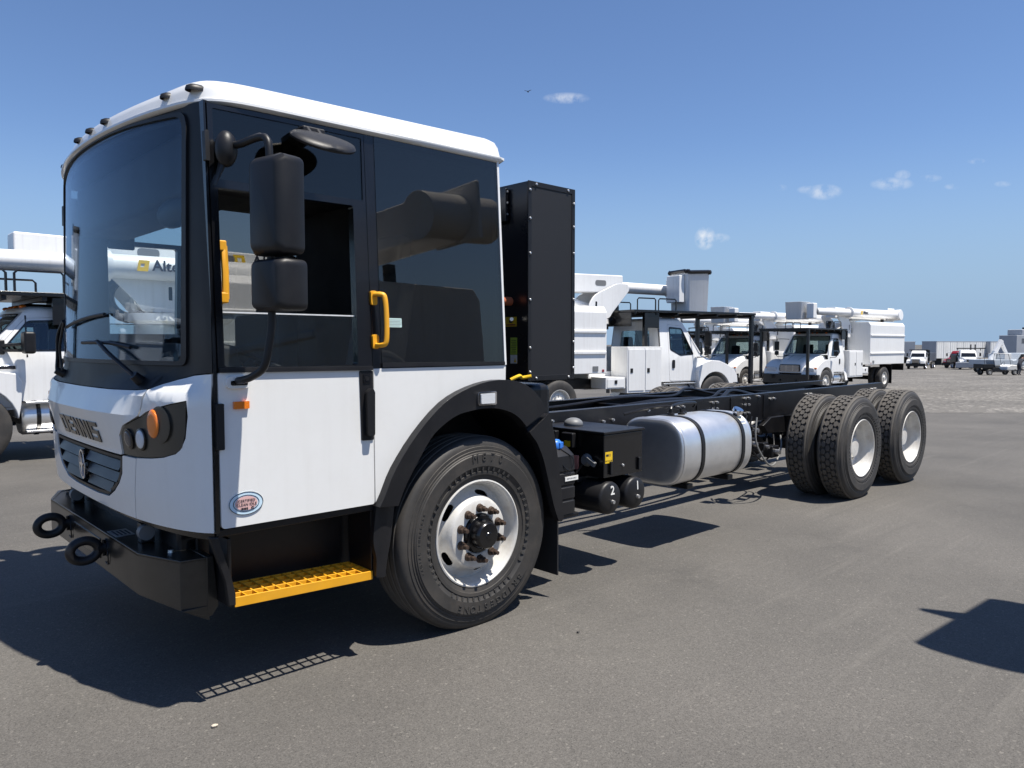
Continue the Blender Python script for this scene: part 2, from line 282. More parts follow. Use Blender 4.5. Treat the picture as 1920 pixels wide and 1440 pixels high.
def asphalt_mat():
    m = bpy.data.materials.new('asphalt'); m.use_nodes = True; t = m.node_tree; p = t.nodes['Principled BSDF']; L = t.links.new
    tcn = t.nodes.new('ShaderNodeTexCoord')
    def noise(sc_, det=6, ro=.6, vec=None):
        n = t.nodes.new('ShaderNodeTexNoise'); n.inputs['Scale'].default_value = sc_; n.inputs['Detail'].default_value = det; n.inputs['Roughness'].default_value = ro; L(vec or tcn.outputs['Object'], n.inputs['Vector']); return n.outputs['Fac']
    def rng(v, a, b, c, d):
        r = t.nodes.new('ShaderNodeMapRange'); r.inputs[1].default_value = a; r.inputs[2].default_value = b; r.inputs[3].default_value = c; r.inputs[4].default_value = d; L(v, r.inputs[0]); return r.outputs[0]
    def mix(f, a, b):
        x = t.nodes.new('ShaderNodeMix'); x.data_type = 'RGBA'; L(f, x.inputs[0])
        for s_, v in ((6, a), (7, b)):
            if isinstance(v, tuple): x.inputs[s_].default_value = (*v, 1)
            else: L(v, x.inputs[s_])
        return x.outputs[2]
    big = noise(.35, 5); mid = noise(3.0, 6); fine = noise(140, 3, .7)
    vo = t.nodes.new('ShaderNodeTexVoronoi'); vo.inputs['Scale'].default_value = 260; L(tcn.outputs['Object'], vo.inputs['Vector'])
    c = mix(rng(big, .35, .65, 0, 1), (.086, .081, .0735), (.136, .127, .114))
    c = mix(rng(mid, .4, .75, 0, .35), c, (.125, .116, .103))
    c = mix(rng(fine, .35, .7, 0, .55), c, (.045, .043, .041))
    def cells(sc_, lo_, hi_, c_):
        v = t.nodes.new('ShaderNodeTexVoronoi'); v.inputs['Scale'].default_value = sc_; L(tcn.outputs['Object'], v.inputs['Vector']); wn_ = t.nodes.new('ShaderNodeTexWhiteNoise'); L(v.outputs['Position'], wn_.inputs['Vector'])
        sc2 = t.nodes.new('ShaderNodeVectorMath'); sc2.operation = 'SCALE'; L(c_, sc2.inputs[0]); L(rng(wn_.outputs['Value'], 0, 1, lo_, hi_), sc2.inputs['Scale']); return sc2.outputs[0], wn_.outputs['Value'], v
    c, w0, v0 = cells(105, .87, 1.13, c); c, w1, v1 = cells(230, .84, 1.16, c)
    c = mix(rng(w0, .985, .992, 0, .4), c, (.22, .205, .18)); c = mix(rng(w1, .02, .01, 0, .5), c, (.02, .019, .018))
    mp = t.nodes.new('ShaderNodeMapping'); mp.inputs['Rotation'].default_value = (0, 0, R(-12)); mp.inputs['Scale'].default_value = (.25, 5, 1); L(tcn.outputs['Object'], mp.inputs['Vector'])
    c = mix(rng(noise(1.3, 5, .65, mp.outputs[0]), .57, .75, 0, .24), c, (.20, .186, .165))
    mp2 = t.nodes.new('ShaderNodeMapping'); mp2.inputs['Rotation'].default_value = (0, 0, R(38)); mp2.inputs['Scale'].default_value = (.2, 6, 1); L(tcn.outputs['Object'], mp2.inputs['Vector'])
    c = mix(rng(noise(1.1, 5, .65, mp2.outputs[0]), .60, .74, 0, .32), c, (.062, .059, .055))
    c = mix(rng(noise(.9, 8, .7), .58, .70, 0, .35), c, (.06, .057, .053))
    L(c, p.inputs['Base Color']); p.inputs['Roughness'].default_value = .82; p.inputs['Specular IOR Level'].default_value = .35
    b = t.nodes.new('ShaderNodeBump'); b.inputs['Strength'].default_value = .35; b.inputs['Distance'].default_value = .003; L(vo.outputs['Distance'], b.inputs['Height'])
    b2 = t.nodes.new('ShaderNodeBump'); b2.inputs['Strength'].default_value = .3; b2.inputs['Distance'].default_value = .01; L(noise(22, 6), b2.inputs['Height']); L(b.outputs[0], b2.inputs['Normal']); L(b2.outputs[0], p.inputs['Normal'])
    return m
def gravel_mat():
    m = bpy.data.materials.new('gravel'); m.use_nodes = True; t = m.node_tree; p = t.nodes['Principled BSDF']; L = t.links.new
    tcn = t.nodes.new('ShaderNodeTexCoord')
    def vor(s_):
        v = t.nodes.new('ShaderNodeTexVoronoi'); v.inputs['Scale'].default_value = s_; L(tcn.outputs['Object'], v.inputs['Vector']); return v
    v = vor(9); v2 = vor(26); n = t.nodes.new('ShaderNodeTexNoise'); n.inputs['Scale'].default_value = .3; n.inputs['Detail'].default_value = 8; L(tcn.outputs['Object'], n.inputs['Vector'])
    w1 = t.nodes.new('ShaderNodeTexWhiteNoise'); L(v.outputs['Position'], w1.inputs['Vector']); w2 = t.nodes.new('ShaderNodeTexWhiteNoise'); L(v2.outputs['Position'], w2.inputs['Vector'])
    r = t.nodes.new('ShaderNodeValToRGB'); e = r.color_ramp.elements; e[0].position = .1; e[0].color = (.085, .079, .070, 1); e[1].position = .84; e[1].color = (.165, .153, .135, 1); x = e.new(1.0); x.color = (.46, .43, .39, 1)
    L(w1.outputs['Value'], r.inputs[0])
    r2 = t.nodes.new('ShaderNodeValToRGB'); e = r2.color_ramp.elements; e[0].color = (.075, .070, .063, 1); e[1].color = (.17, .158, .139, 1); L(w2.outputs['Value'], r2.inputs[0])
    mi = t.nodes.new('ShaderNodeMix'); mi.data_type = 'RGBA'; mi.inputs[0].default_value = .5; L(r.outputs[0], mi.inputs[6]); L(r2.outputs[0], mi.inputs[7])
    rg = t.nodes.new('ShaderNodeMapRange'); rg.inputs[1].default_value = .35; rg.inputs[2].default_value = .7; rg.inputs[3].default_value = .8; rg.inputs[4].default_value = 1.2; L(n.outputs['Fac'], rg.inputs[0])
    mu = t.nodes.new('ShaderNodeVectorMath'); mu.operation = 'SCALE'; L(mi.outputs[2], mu.inputs[0]); L(rg.outputs[0], mu.inputs['Scale']); L(mu.outputs[0], p.inputs['Base Color']); p.inputs['Roughness'].default_value = .9
    b = t.nodes.new('ShaderNodeBump'); b.inputs['Strength'].default_value = .8; b.inputs['Distance'].default_value = .03; L(v.outputs['Distance'], b.inputs['Height']); L(b.outputs[0], p.inputs['Normal'])
    return m
ASPH = asphalt_mat(); GRAV = gravel_mat()
tag(sheet('asphalt_yard', [-60, -30, -15, -5, 0, 4, 8, 12, 16, 20, 25, 30, 40, 50, 65, 80, 95, 110, 200, 600, 3000], [-3000, -500, -100, -40, -15, -5, 0, 5, 15, 40, 100, 500, 3000], 0, ASPH), kind='structure')
random.seed(5)
def gL(D):
    # ragged near edge of the gravel lot
    a = 1.2*(D-16.0); return [7.5+random.uniform(-.15, .15), 9, 11, 13, 16, 20, 30, 60, 150, 800]
gD = [19.4, 19.8, 20.3, 22, 25, 28, 32, 38, 45, 55, 70, 90, 110, 300]
V = []; F = []
for i, D in enumerate(gD):
    for j, q in enumerate(gL(D)):
        Dj = D+(random.uniform(-.25, .25) if i == 0 else 0); x, y = world(Dj, q if j else q); V.append((x, y, drop(Dj)+.004))
for i in range(len(gD)-1):
    for j in range(9): F.append((i*10+j, i*10+j+1, (i+1)*10+j+1, (i+1)*10+j))
mb = MB(); mb.add(V, F); tag(mb.build('gravel_lot', GRAV, None, smooth=60), kind='structure')

# ------------------------------------------------------------------ cab surface maps
YC=1.23
def ys(z):
    return float(np.interp(z,[0,1.46,2.57,2.8],[0,0,.065,.079]))
def xf(z):
    return float(np.interp(z,[.6,.775,.9,1.05,1.2,1.36,1.48,2.57,2.8],[-1.615,-1.64,-1.655,-1.66,-1.665,-1.665,-1.645,-1.60,-1.585]))
def xside(z):
    return float(np.interp(z,[.6,1.46,2.57],[-1.462,-1.462,-1.44]))
_fc={}
def _res(s,x):
    d=np.r_[0,np.cumsum(np.hypot(np.diff(s),np.diff(x)))]; t=np.linspace(0,1,401); return np.interp(t,d/d[-1],s),np.interp(t,d/d[-1],x)
def _curve(z):
    k=round(z,3)
    if k not in _fc:
        hw=YC-ys(z); a,b=xf(z),xside(z); w=float(np.clip((z-1.34)/.09,0,1)); w=w*w*(3-2*w)
        n=float(np.interp(z,[.8,1.4],[3.0,3.2])); m=float(np.interp(z,[.8,1.4],[1.5,1.6])); th=np.linspace(-np.pi/2,np.pi/2,801)
        s1,x1=_res(hw*np.sign(np.sin(th))*np.abs(np.sin(th))**(2/n),b-(b-a)*np.abs(np.cos(th))**(2/m))
        kk=float(np.interp(z,[1.46,2.57],[.143,.122])); se=hw-.20; ss=np.linspace(-se,se,301); xe=a+kk*se*se; q=np.linspace(0,1,40)
        cs=hw-.012; cx=min(xe+2*kk*se*(cs-se),b-.012); es=(1-q)**2*se+2*q*(1-q)*cs+q*q*hw; ex=(1-q)**2*xe+2*q*(1-q)*cx+q*q*b
        s2,x2=_res(np.r_[-es[::-1],ss[1:-1],es],np.r_[ex[::-1],(a+kk*ss*ss)[1:-1],ex])
        _fc[k]=(np.linspace(0,1,401),YC+s1*(1-w)+s2*w,x1*(1-w)+x2*w)
    return _fc[k]
def front0(t,z):
    c=_curve(z); b=float(np.interp(z,[1.08,1.255,1.358],[0,.050,0]))*float(np.interp(abs(t-.5),[.10,.277,.325],[1,.55,0])) if 1.08<z<1.36 else 0.
    return np.array([np.interp(t,c[0],c[2])-b,np.interp(t,c[0],c[1]),z])
def front(t,z,off=0.):
    p=front0(t,z)
    if off:
        e=.004; a=front0(min(1,t+e),z)-front0(max(0,t-e),z); b=front0(t,z+.01)-front0(t,z-.01)
        n=np.cross(b,a); n/=np.linalg.norm(n)
        if n[0]>0 and abs(n[0])>abs(n[1]): n=-n
        p=p+n*off
    return p
def near(x,z,off=0.): return np.array([x,ys(z)-off,z])
def far(x,z,off=0.): return np.array([x,2*YC-ys(z)+off,z])
UL = 2.75
def Fm(u, z, off=0.): return front(u/UL, z, off)

# ------------------------------------------------------------------ wheels (outer face towards -y, axle at the local origin)
RF, RRr = .5374, .5284
def clampz(o, z):
    for v in o.data.vertices:
        if v.co.z < z: v.co.z = z
def tyre_profile(r, wd, rim):
    h = r-rim
    p = [(rim, .035), (rim+.008, .014), (rim+.03, .008), (rim+.032, .003), (rim+.05, .001), (rim+.052, .006), (rim+.3*h, -.001), (rim+.33*h, -.006), (rim+.60*h, -.008), (rim+.62*h, -.003), (rim+.64*h, -.003), (rim+.655*h, .003), (rim+.70*h, .002), (rim+.71*h, .006),
         (rim+.78*h, .006), (rim+.79*h, .010), (rim+.86*h, .012), (rim+.93*h, .020), (r-.010, .028), (r-.003, .040), (r, .055)]
    return p
def full(p, wd): return p+[(a, wd-b) for a, b in p[::-1]]
def arc_text(s_, r, ang0, size, parent, y, m, step, joined=False):
    # letters set round the sidewall; ang in degrees measured from +x towards +z
    mb = MB(); n = len(s_)
    for i, ch in enumerate(s_):
        if ch == ' ': continue
        a = R(ang0-(i-(n-1)/2)*step); rad = Vector((math.cos(a), 0, math.sin(a))); tan = Vector((math.sin(a), 0, -math.cos(a)))
        o = text('sidewall_letter', ch, size, m, None if joined else parent, frame(Vector((r*math.cos(a), y, r*math.sin(a))), tan, rad), .0025)
        if joined: k = o.data; mb.add([v.co for v in k.vertices], [tuple(q.vertices) for q in k.polygons]); bpy.data.objects.remove(o)
    if joined: tag(mb.build('sidewall_lettering', m, parent, 0, 30, fix=False), kind='stuff')
def lathe_patch(name, prof, holes, thick, m, parent, du=.13):
    # prof: (r, y) polyline parameterised by its length; holes in (theta, s)
    P = np.array(prof); S = np.r_[0, np.cumsum(np.hypot(np.diff(P[:, 0]), np.diff(P[:, 1])))]
    def f(a, s_, off):
        r = np.interp(s_, S, P[:, 0]); y = np.interp(s_, S, P[:, 1]); return (r*math.cos(a), y-off, r*math.sin(a))
    n = 64; A = R(35); outer = [(A+2*math.pi*i/n, 0) for i in range(n+1)]+[(A+2*math.pi*i/n, S[-1]) for i in range(n, -1, -1)]
    return patch(name, outer, holes(S), f, thick, m, parent, du=du, dv=max(.006, S[-1]/10))
def make_front_wheel(root, loc):
    wd = .31; t = MB().lathe(full(tyre_profile(RF, wd, .297), wd), n=96).build('tyre', RUB, root, smooth=25); clampz(t, -(RF-.018))
    mb = MB()
    for i in range(56):  # short bars moulded round the bead
        a = 2*math.pi*(i+.5)/56; b = .030
        if i % 14 in (6, 7): continue
        c, s_ = math.cos(a), math.sin(a); c2, s2 = math.cos(a+b), math.sin(a+b)
        q = [(r*cc, y, r*ss) for (cc, ss) in ((c, s_), (c2, s2)) for (r, y) in ((.352, -.004), (.372, -.007), (.372, .004), (.352, .004))]
        mb.add(q, [(0, 1, 2, 3), (7, 6, 5, 4), (0, 4, 5, 1), (1, 5, 6, 2), (2, 6, 7, 3), (3, 7, 4, 0)])
    o = mb.build('sidewall_rib', RUBL, t); tag(o, kind='stuff')
    arc_text('BRIDGESTONE', .415, 281, .056, t, -.0085, RUBL, 6.6)
    arc_text('M870', .425, 83, .062, t, -.0085, RUBL, 8.5)
    arc_text('RADIAL TUBELESS', .425, 178, .020, t, -.0075, RUBL, 3.0, True)
    for k in range(4):   # tread grooves as raised ribs
        y0 = .055+k*.052; MB().lathe([(RF-.002, y0), (RF+.004, y0+.006), (RF+.004, y0+.036), (RF-.002, y0+.042)], n=72).build('tread_rib', RUBT, t)
    for c in t.children:
        if c.name.startswith('tread_rib'): clampz(c, -(RF-.0185))
    rim = MB().lathe([(.262, .16), (.262, .10), (.268, .075), (.276, .032), (.285, .016), (.292, .010), (.299, .012), (.302, .022), (.298, .035)], n=72).build('rim', RIMW, root)
    hs = lambda S: [[((a)+.235*math.copysign(abs(math.cos(t_))**.6, math.cos(t_)), S[-1]*.46+.023*math.copysign(abs(math.sin(t_))**.8, math.sin(t_))) for t_ in [2*math.pi*i/20 for i in range(20)]] for a in (R(71), R(143), R(215), R(287), R(359))]
    lathe_patch('wheel_disc', [(.264, .10), (.252, .098), (.225, .082), (.207, .052), (.199, .028), (.190, .016)], hs, .010, RIMW, rim)
    MB().lathe([(.190, .016), (.178, .011), (.115, .011), (.110, .016), (.110, .13)], n=72).build('disc_face', RIMW, rim)
    MB().lathe([(.25, .13), (.0, .13)], n=24).build('brake_drum', CHAS, rim)
    hub = MB().lathe([(.110, .06), (.104, .0), (.100, -.004), (.082, -.004), (.080, -.02), (.076, -.058), (.066, -.068), (.0, -.070)], n=40).build('hub', BLACK, root)
    mb = MB().lathe([(.0, -.075), (.018, -.074), (.022, -.069)], n=16); mb.build('hub_cap', BLACK, hub)
    b = MB(); b.cyl((0, .012, 0), (0, -.004, 0), .025, .021, 12).cyl((0, -.004, 0), (0, -.026, 0), .0185, None, 6).cyl((0, -.026, 0), (0, -.050, 0), .0115, None, 10)
    nut = None
    for i in range(10):
        a = R(18+36*i)
        if nut is None: nut = b.build('wheel_nut', RUST, rim); nut.location = (.1425*math.cos(a), 0, .1425*math.sin(a))
        else: inst('wheel_nut', nut, rim, (.1425*math.cos(a), 0, .1425*math.sin(a)))
    MB().cyl((.2, .10, -.17), (.226, .03, -.195), .005).build('valve_stem', STEEL, rim)
    for q in (t, rim, hub): q.location = loc
    return [t, rim, hub]
def tread_mesh(r, wd):
    # staggered hexagonal blocks between two shoulder ribs
    mb = MB(); N = 46; da = 2*math.pi/N; rows = [.096, .140, .184]; hw_ = .0255
    for j, yc in enumerate(rows):
        for i in range(N):
            a0 = (i+(.5 if j % 2 else 0))*da; ga = da*.46
            pts = [(-.95, 0), (-.55, 1), (.55, 1), (.95, 0), (.55, -1), (-.55, -1)]
            vs_ = []
            for rr, sc_ in ((r-.014, 1.0), (r+.001, .93)):
                for (pa, py) in pts:
                    a = a0+pa*ga*sc_*1.06; y = yc+py*hw_*.80*sc_; vs_.append((rr*math.cos(a), y, rr*math.sin(a)))
            mb.add(vs_, [(6, 7, 8, 9, 10, 11)]+[(k, (k+1) % 6, 6+(k+1) % 6, 6+k) for k in range(6)])
    for (ya, yb, sgn) in ((.048, .068, 1), (wd-.048, wd-.068, -1)):   # shoulder ribs with a zigzag inner edge
        vs_ = []; M = N*4
        for i in range(M):
            a = 2*math.pi*i/M; zz = .006*(1 if i % 4 in (0, 1) else -1)
            for (rr, y) in ((r-.014, yb+sgn*zz), (r+.001, yb+sgn*zz-sgn*.002), (r+.001, ya), (r-.010, ya-sgn*.012)): vs_.append((rr*math.cos(a), y, rr*math.sin(a)))
        fs = [(i*4+k, i*4+k+1, ((i+1) % M)*4+k+1, ((i+1) % M)*4+k) for i in range(M) for k in range(3)]
        mb.add(vs_, fs)
    return mb
def make_rear_wheel(root, loc, dish_out=True):
    wd = .28; p = tyre_profile(RRr-.013, wd, .290); p = [q for q in p if q[0] < RRr-.02]+[(RRr-.014, .034), (RRr-.014, .06)]
    t = MB().lathe(full(p, wd), n=88).build('tyre', RUB, root, smooth=25); clampz(t, -(RRr-.018))
    tr = tread_mesh(RRr, wd).build('tread', RUBT, t, smooth=30); clampz(tr, -(RRr-.0185)); tag(tr, kind='stuff')
    if dish_out:
        mb = MB()
        for i in range(64):
            a = 2*math.pi*(i+.5)/64; b = .04; c, s_ = math.cos(a), math.sin(a); c2, s2 = math.cos(a+b), math.sin(a+b)
            q = [(r*cc, y, r*ss) for (cc, ss) in ((c, s_), (c2, s2)) for (r, y) in ((.345, -.003), (.362, -.005), (.362, .004), (.345, .004))]
            mb.add(q, [(0, 1, 2, 3), (7, 6, 5, 4), (0, 4, 5, 1), (1, 5, 6, 2), (2, 6, 7, 3), (3, 7, 4, 0)])
        tag(mb.build('sidewall_rib', RUBL, t), kind='stuff')
        arc_text('BRIDGESTONE', .40, 15, .040, t, -.0075, RUBL, 6.0, True)
    rim = MB().lathe([(.292, .034), (.296, .016), (.290, .008), (.283, .010), (.277, .022), (.272, .05), (.262, .06), (.256, .11), (.250, .150), (.238, .168), (.19, .174), (.11, .174)], n=64).build('rim', RIMW, root)
    if dish_out:
        hub = MB().lathe([(.11, .18), (.108, .13), (.095, .09), (.06, .085), (0, .085)], n=32).build('hub', RIMW, root)
        nut = None; b = MB().cyl((0, .176, 0), (0, .145, 0), .019, None, 6).cyl((0, .145, 0), (0, .125, 0), .011, None, 8)
        for i in range(10):
            a = R(10+36*i); l = (.1425*math.cos(a), 0, .1425*math.sin(a))
            if nut is None: nut = b.build('wheel_nut', RIMW, rim); nut.location = l
            else: inst('wheel_nut', nut, rim, l)
    L_ = [t, rim]+([hub] if dish_out else [])
    for q in L_: q.location = loc
    return L_
def copy_part(src, parent, loc, rot, name=None):
    # a part that is an Empty or mesh, with its children copied one level down
    c = src.copy(); COL.objects.link(c); c.parent = parent; c.location = loc; c.rotation_euler = rot
    for ch in list(src.children):
        d = ch.copy(); COL.objects.link(d); d.parent = c
        for g in list(ch.children):
            e = g.copy(); COL.objects.link(e); e.parent = d
    return c

# ------------------------------------------------------------------ the cab chassis truck
T = empty('cab_chassis_truck')
tag(T, 'large white low-entry cab chassis truck with bare black frame behind', 'truck')
YR = 2*YC
# --- wheels
fw = make_front_wheel(T, (0, .0, RF-.015))
for q in fw: copy_part(q, T, (0, YR, RF-.015), (0, 0, math.pi))
rw = make_rear_wheel(T, (5.1074, -.041, RRr-.015))
for x, y, rz in ((6.4654, -.041, 0), (5.1074, YR+.041, math.pi), (6.4654, YR+.041, math.pi)):
    for q in rw: copy_part(q, T, (x, y, RRr-.015), (0, 0, rz))
rw2 = make_rear_wheel(T, (5.1074, -.041+.33+.28, RRr-.015), False)
for q in rw2: q.rotation_euler = (0, 0, math.pi)
for x, y, rz in ((6.4654, .569, math.pi), (5.1074, YR-.569, 0), (6.4654, YR-.569, 0)):
    for q in rw2: copy_part(q, T, (x, y, RRr-.015), (0, 0, rz))
# --- front panels (u runs round the nose from the near door edge)
ZB = .78
def u(t): return t*UL
def sym(pts): return [(UL-a, b) for a, b in pts][::-1]
HLP = [(.250, 1.155), (.228, 1.20), (.205, 1.222), (.18, 1.247), (.158, 1.272), (.12, 1.297), (.085, 1.316), (.050, 1.332), (.048, 1.265), (.054, 1.18), (.065, 1.13), (.077, 1.11), (.11, 1.088), (.147, 1.076), (.20, 1.068), (.258, 1.068)]
HL = rpoly([(u(a), b) for a, b in HLP], [.02, .03, 0, 0, 0, 0, 0, .012, 0, .02, .02, .02, 0, 0, 0, .012])
GR = [(u(.262), 1.052), (u(.268), .98), (u(.285), .93), (u(.312), .885), (u(.352), .843), (u(.427), .833), (u(.5), .832)]
GRF = rpoly(GR+sym(GR[:-1]), [.012, .03, .03, .03, .05, .03, .02]+[.03, .05, .03, .03, .03, .012])
us = u(.200)      # seam between centre and corner panels
BK = .006
# black inner liner behind the panels
patch('front_liner', [(.03, .74), (UL-.03, .74), (UL-.03, 1.44), (.03, 1.44)], [], Fm, .012, BLACK, T, .06, .05, off=-.035)
def corner(sgn):
    f = (lambda p: p) if sgn > 0 else sym
    top = [(u(.160), 1.372), (u(.133), 1.396), (u(.10), 1.417), (u(.055), 1.437), (u(.02), 1.444), (.012, 1.446)]
    low_ = [(u(a)-(.004 if a < .06 else 0), b+(.004 if b > 1.2 else -.004)) for a, b in HLP[3:15]][::-1]
    o = [(.012, ZB), (u(.223)-.003, ZB-.003), (us-.004, 1.062)]+low_[1:]+[(u(.170), 1.30)]+top
    return patch('corner_panel', f(o), [], Fm, .028, WHITE, T, .045, .04, bevel=.006)
corner(1); corner(-1)
top_c = [(u(.164), 1.372), (u(.174), 1.30), (u(.184), 1.254), (u(.206), 1.228), (u(.230), 1.204), (u(.253), 1.155), (u(.261), 1.0655), (u(.265), 1.0625)]
hood_poly = top_c+sym(top_c)+[(UL-u(.195), 1.366), (UL-u(.3), 1.360), (UL/2, 1.357), (u(.3), 1.360), (u(.195), 1.366)]
hood = patch('hood', hood_poly, [], Fm, .028, WHITE, T, .05, .03, bevel=.005, cu=[u(.223), u(.777), u(.175), u(.825)], cv=[1.255, 1.08, 1.10], smooth=14)
lo = [(u(.223)+.004, ZB-.003), (us+.004, 1.060), (u(.254), 1.060), (u(.259), 1.056)]
gl_in = [(u(.2585), 1.05)]+[(a-.012 if a < UL/2-.1 else a, b-.006) for a, b in GR[1:]]
low_poly = lo+gl_in+sym(gl_in[:-1])+sym(lo)
patch('lower_front_panel', low_poly, [], Fm, .028, WHITE, T, .05, .03, bevel=.006)
# grille
gb = patch('grille', GRF, [], Fm, .02, PLAST, T, .06, .03, off=-.045)
rim_in = [(UL/2+(a-UL/2)*.955, .945+(b-.945)*.87) for a, b in GRF]
patch('grille_frame', GRF, [rim_in], Fm, .04, GREYP if False else PLAST, gb, .06, .03, off=-.004, bevel=.004)
def gspan(z):
    # half-length of the grille opening at height z
    xs = [p for p in rim_in]; best = []
    for i in range(len(xs)):
        a, b = xs[i], xs[(i+1) % len(xs)]
        if (a[1]-z)*(b[1]-z) <= 0 and abs(a[1]-b[1]) > 1e-6: best.append(a[0]+(b[0]-a[0])*(z-a[1])/(b[1]-a[1]))
    return (min(best), max(best)) if len(best) > 1 else None
SLAT = mat('grille_slat', (.026, .028, .032), .38, var=.1, vscale=5)
for zc in (.885, .945, 1.005):
    sp = gspan(zc)
    if sp:
        for a, b in ((sp[0]+.012, UL/2-.05), (UL/2+.05, sp[1]-.012)):
            a2 = a+(.03 if a < UL/2-.1 and zc < .9 else 0)
            patch('slat', rpoly([(a, zc-.022), (b, zc-.022), (b, zc+.020), (a, zc+.020)], .006), [], lambda uu, z, off, zc=zc: Fm(uu, z, off-.010+(zc-z)*.55), .016, SLAT, gb, .08, .05, bevel=.004)
            for k in range(3):
                q = a+(b-a)*(.2+.28*k)
                patch('slat_tab', [(q, zc-.034), (q+.06, zc-.034), (q+.06, zc-.024), (q, zc-.024)], [], Fm, .012, BLACK, gb, .08, .05, off=-.024)
# emblem: chrome lozenge ring with a blade motif
em = patch('emblem', ell(UL/2, .952, .055, .077, 40), [], Fm, .02, BLACK, T, .03, .03, off=.006)
patch('emblem_ring', ell(UL/2, .952, .055, .077, 40), [ell(UL/2, .952, .046, .067, 40)], Fm, .016, CHROME, em, .03, .03, off=.011, bevel=.002)
patch('emblem_blade', [(UL/2-.004, .892), (UL/2+.004, .892), (UL/2+.012, .94), (UL/2+.036, .956), (UL/2+.012, .962), (UL/2, 1.012), (UL/2-.012, .962), (UL/2-.036, .956), (UL/2-.012, .94)], [], Fm, .008, CHROME, em, .03, .03, off=.013)
# maker lettering, each letter blocky chrome
DCHR = mat('dark_chrome', (.045, .047, .052), .16, metal=.9)
LET = {'D': [[(0, 0), (.8, 0), (1, .15), (1, .85), (.8, 1), (0, 1)], [(.28, .22), (.28, .78), (.70, .78), (.72, .7), (.72, .3), (.70, .22)]],
       'E': [[(0, 0), (1, 0), (1, .22), (.3, .22), (.3, .39), (.95, .39), (.95, .6), (.3, .6), (.3, .78), (1, .78), (1, 1), (0, 1)]],
       'N': [[(0, 0), (.28, 0), (.28, .6), (.68, 0), (1, 0), (1, 1), (.72, 1), (.72, .42), (.32, 1), (0, 1)]],
       'I': [[(0, 0), (.3, 0), (.3, 1), (0, 1)]],
       'S': [[(0, 0), (1, 0), (1, .6), (.3, .6), (.3, .78), (1, .78), (1, 1), (0, 1), (0, .39), (.72, .39), (.72, .22), (0, .22)]]}
uu0 = u(.637); hL = .098; wL = .118; gap = .020; zl = 1.100
tot = 5*wL+.3*wL+5*gap; ucur = UL*.484+tot/2
for ch in 'DENNIS':
    wch = wL*(.3 if ch == 'I' else 1)
    def mp(a, b, off, u0=ucur): return Fm(u0-a, zl+b, off)
    loops = [[(p[0]*wL, p[1]*hL) for p in l] for l in LET[ch]]
    patch('letter', loops[0], [l[::-1] for l in loops[1:]], mp, .008, DCHR, hood, .04, .04, off=.005, bevel=.0015)
    ucur -= wch+gap
# lamp clusters
def cluster(sgn):
    f = (lambda p: p) if sgn > 0 else sym
    g = (lambda a: a) if sgn > 0 else (lambda a: UL-a)
    def dent(uu, z, off):
        return Fm(uu, z, off)
    c = patch('headlight_cluster', f(HL), [], Fm, .03, DGREY, T, .03, .025, off=-.006, bevel=.006)
    def pod(name, uu, zz, ru, rz, out_, m, sub, back=.02):
        P0 = Vector(Fm(g(uu), zz, 0)); n = (Vector(Fm(g(uu), zz, .1))-P0).normalized(); n = n.normalized()
        e1 = n.cross(Vector((0, 0, 1))).normalized(); e2 = e1.cross(n)
        loops = []
        for (k, d) in ((1.06, -back), (1.0, out_*.55), (.92, out_*.86), (.6, out_*.98), (.05, out_)):
            loops.append([P0+n*d+e1*(ru*k*math.cos(2*math.pi*i/28))+e2*(rz*k*math.sin(2*math.pi*i/28)) for i in range(28)])
        return MB().loft(loops).build(name, m, sub, smooth=50)
    pod('turn_signal_housing', u(.116), 1.226, .074, .080, .002, DGREY, c, .05)
    pod('turn_signal', u(.133), 1.228, .040, .062, .012, AMBER, c)
    pod('lamp_bezel', u(.178), 1.150, .040, .050, .006, BLACK, c)
    pod('driving_lamp', u(.177), 1.152, .031, .041, .011, LENS, c)
    pod('main_beam_bezel', u(.216), 1.145, .036, .048, .005, BLACK, c)
    pod('main_beam_lamp', u(.217), 1.146, .027, .037, .008, mat('smoked_lens', (.06, .06, .07), .1, coat=.5), c)
    patch('cluster_step', f(rpoly([(u(.050), 1.31), (u(.075), 1.30), (u(.078), 1.14), (u(.062), 1.13), (u(.052), 1.20)], .01)), [], Fm, .02, DGREY, c, .03, .03, off=.002, bevel=.006)
cluster(1); cluster(-1)
# --- windscreen and its black surround
WS = rpoly([(u(.096), 1.497), (u(.070), 2.545), (u(.3), 2.575), (UL-u(.3), 2.575), (UL-u(.070), 2.545), (UL-u(.096), 1.497)], [.035, .07, .3, .3, .07, .035])
bl_ = [(u(.164), 1.378), (u(.133), 1.402), (u(.10), 1.423), (u(.055), 1.443), (u(.02), 1.450), (.010, 1.452)]
band = bl_+[(.010, 2.585), (u(.25), 2.598), (UL-u(.25), 2.598), (UL-.010, 2.585)]+sym(bl_)+[(UL-u(.212), 1.370), (UL-u(.312), 1.365), (UL/2, 1.362), (u(.312), 1.365), (u(.212), 1.370)]
SURR = mat('surround_black', (.006, .006, .007), .45, spec=.3, var=.1, vscale=4)
sur = patch('windscreen_surround', band, [WS], Fm, .03, SURR, T, .05, .08, off=-.004)
WSo = rpoly([(u(.081), 1.478), (u(.056), 2.562), (u(.3), 2.588), (UL-u(.3), 2.588), (UL-u(.056), 2.562), (UL-u(.081), 1.478)], [.045, .08, .3, .3, .08, .045])
patch('windscreen_gasket', WSo, [WS], Fm, .012, PLAST, sur, .05, .08, off=.006, bevel=.004)
wsg = patch('windscreen', [(UL/2+(a-UL/2)*1.003, 2.02+(b-2.02)*1.004) for a, b in WS], [], Fm, .006, GLS, T, .05, .08, off=-.004, smooth=60)
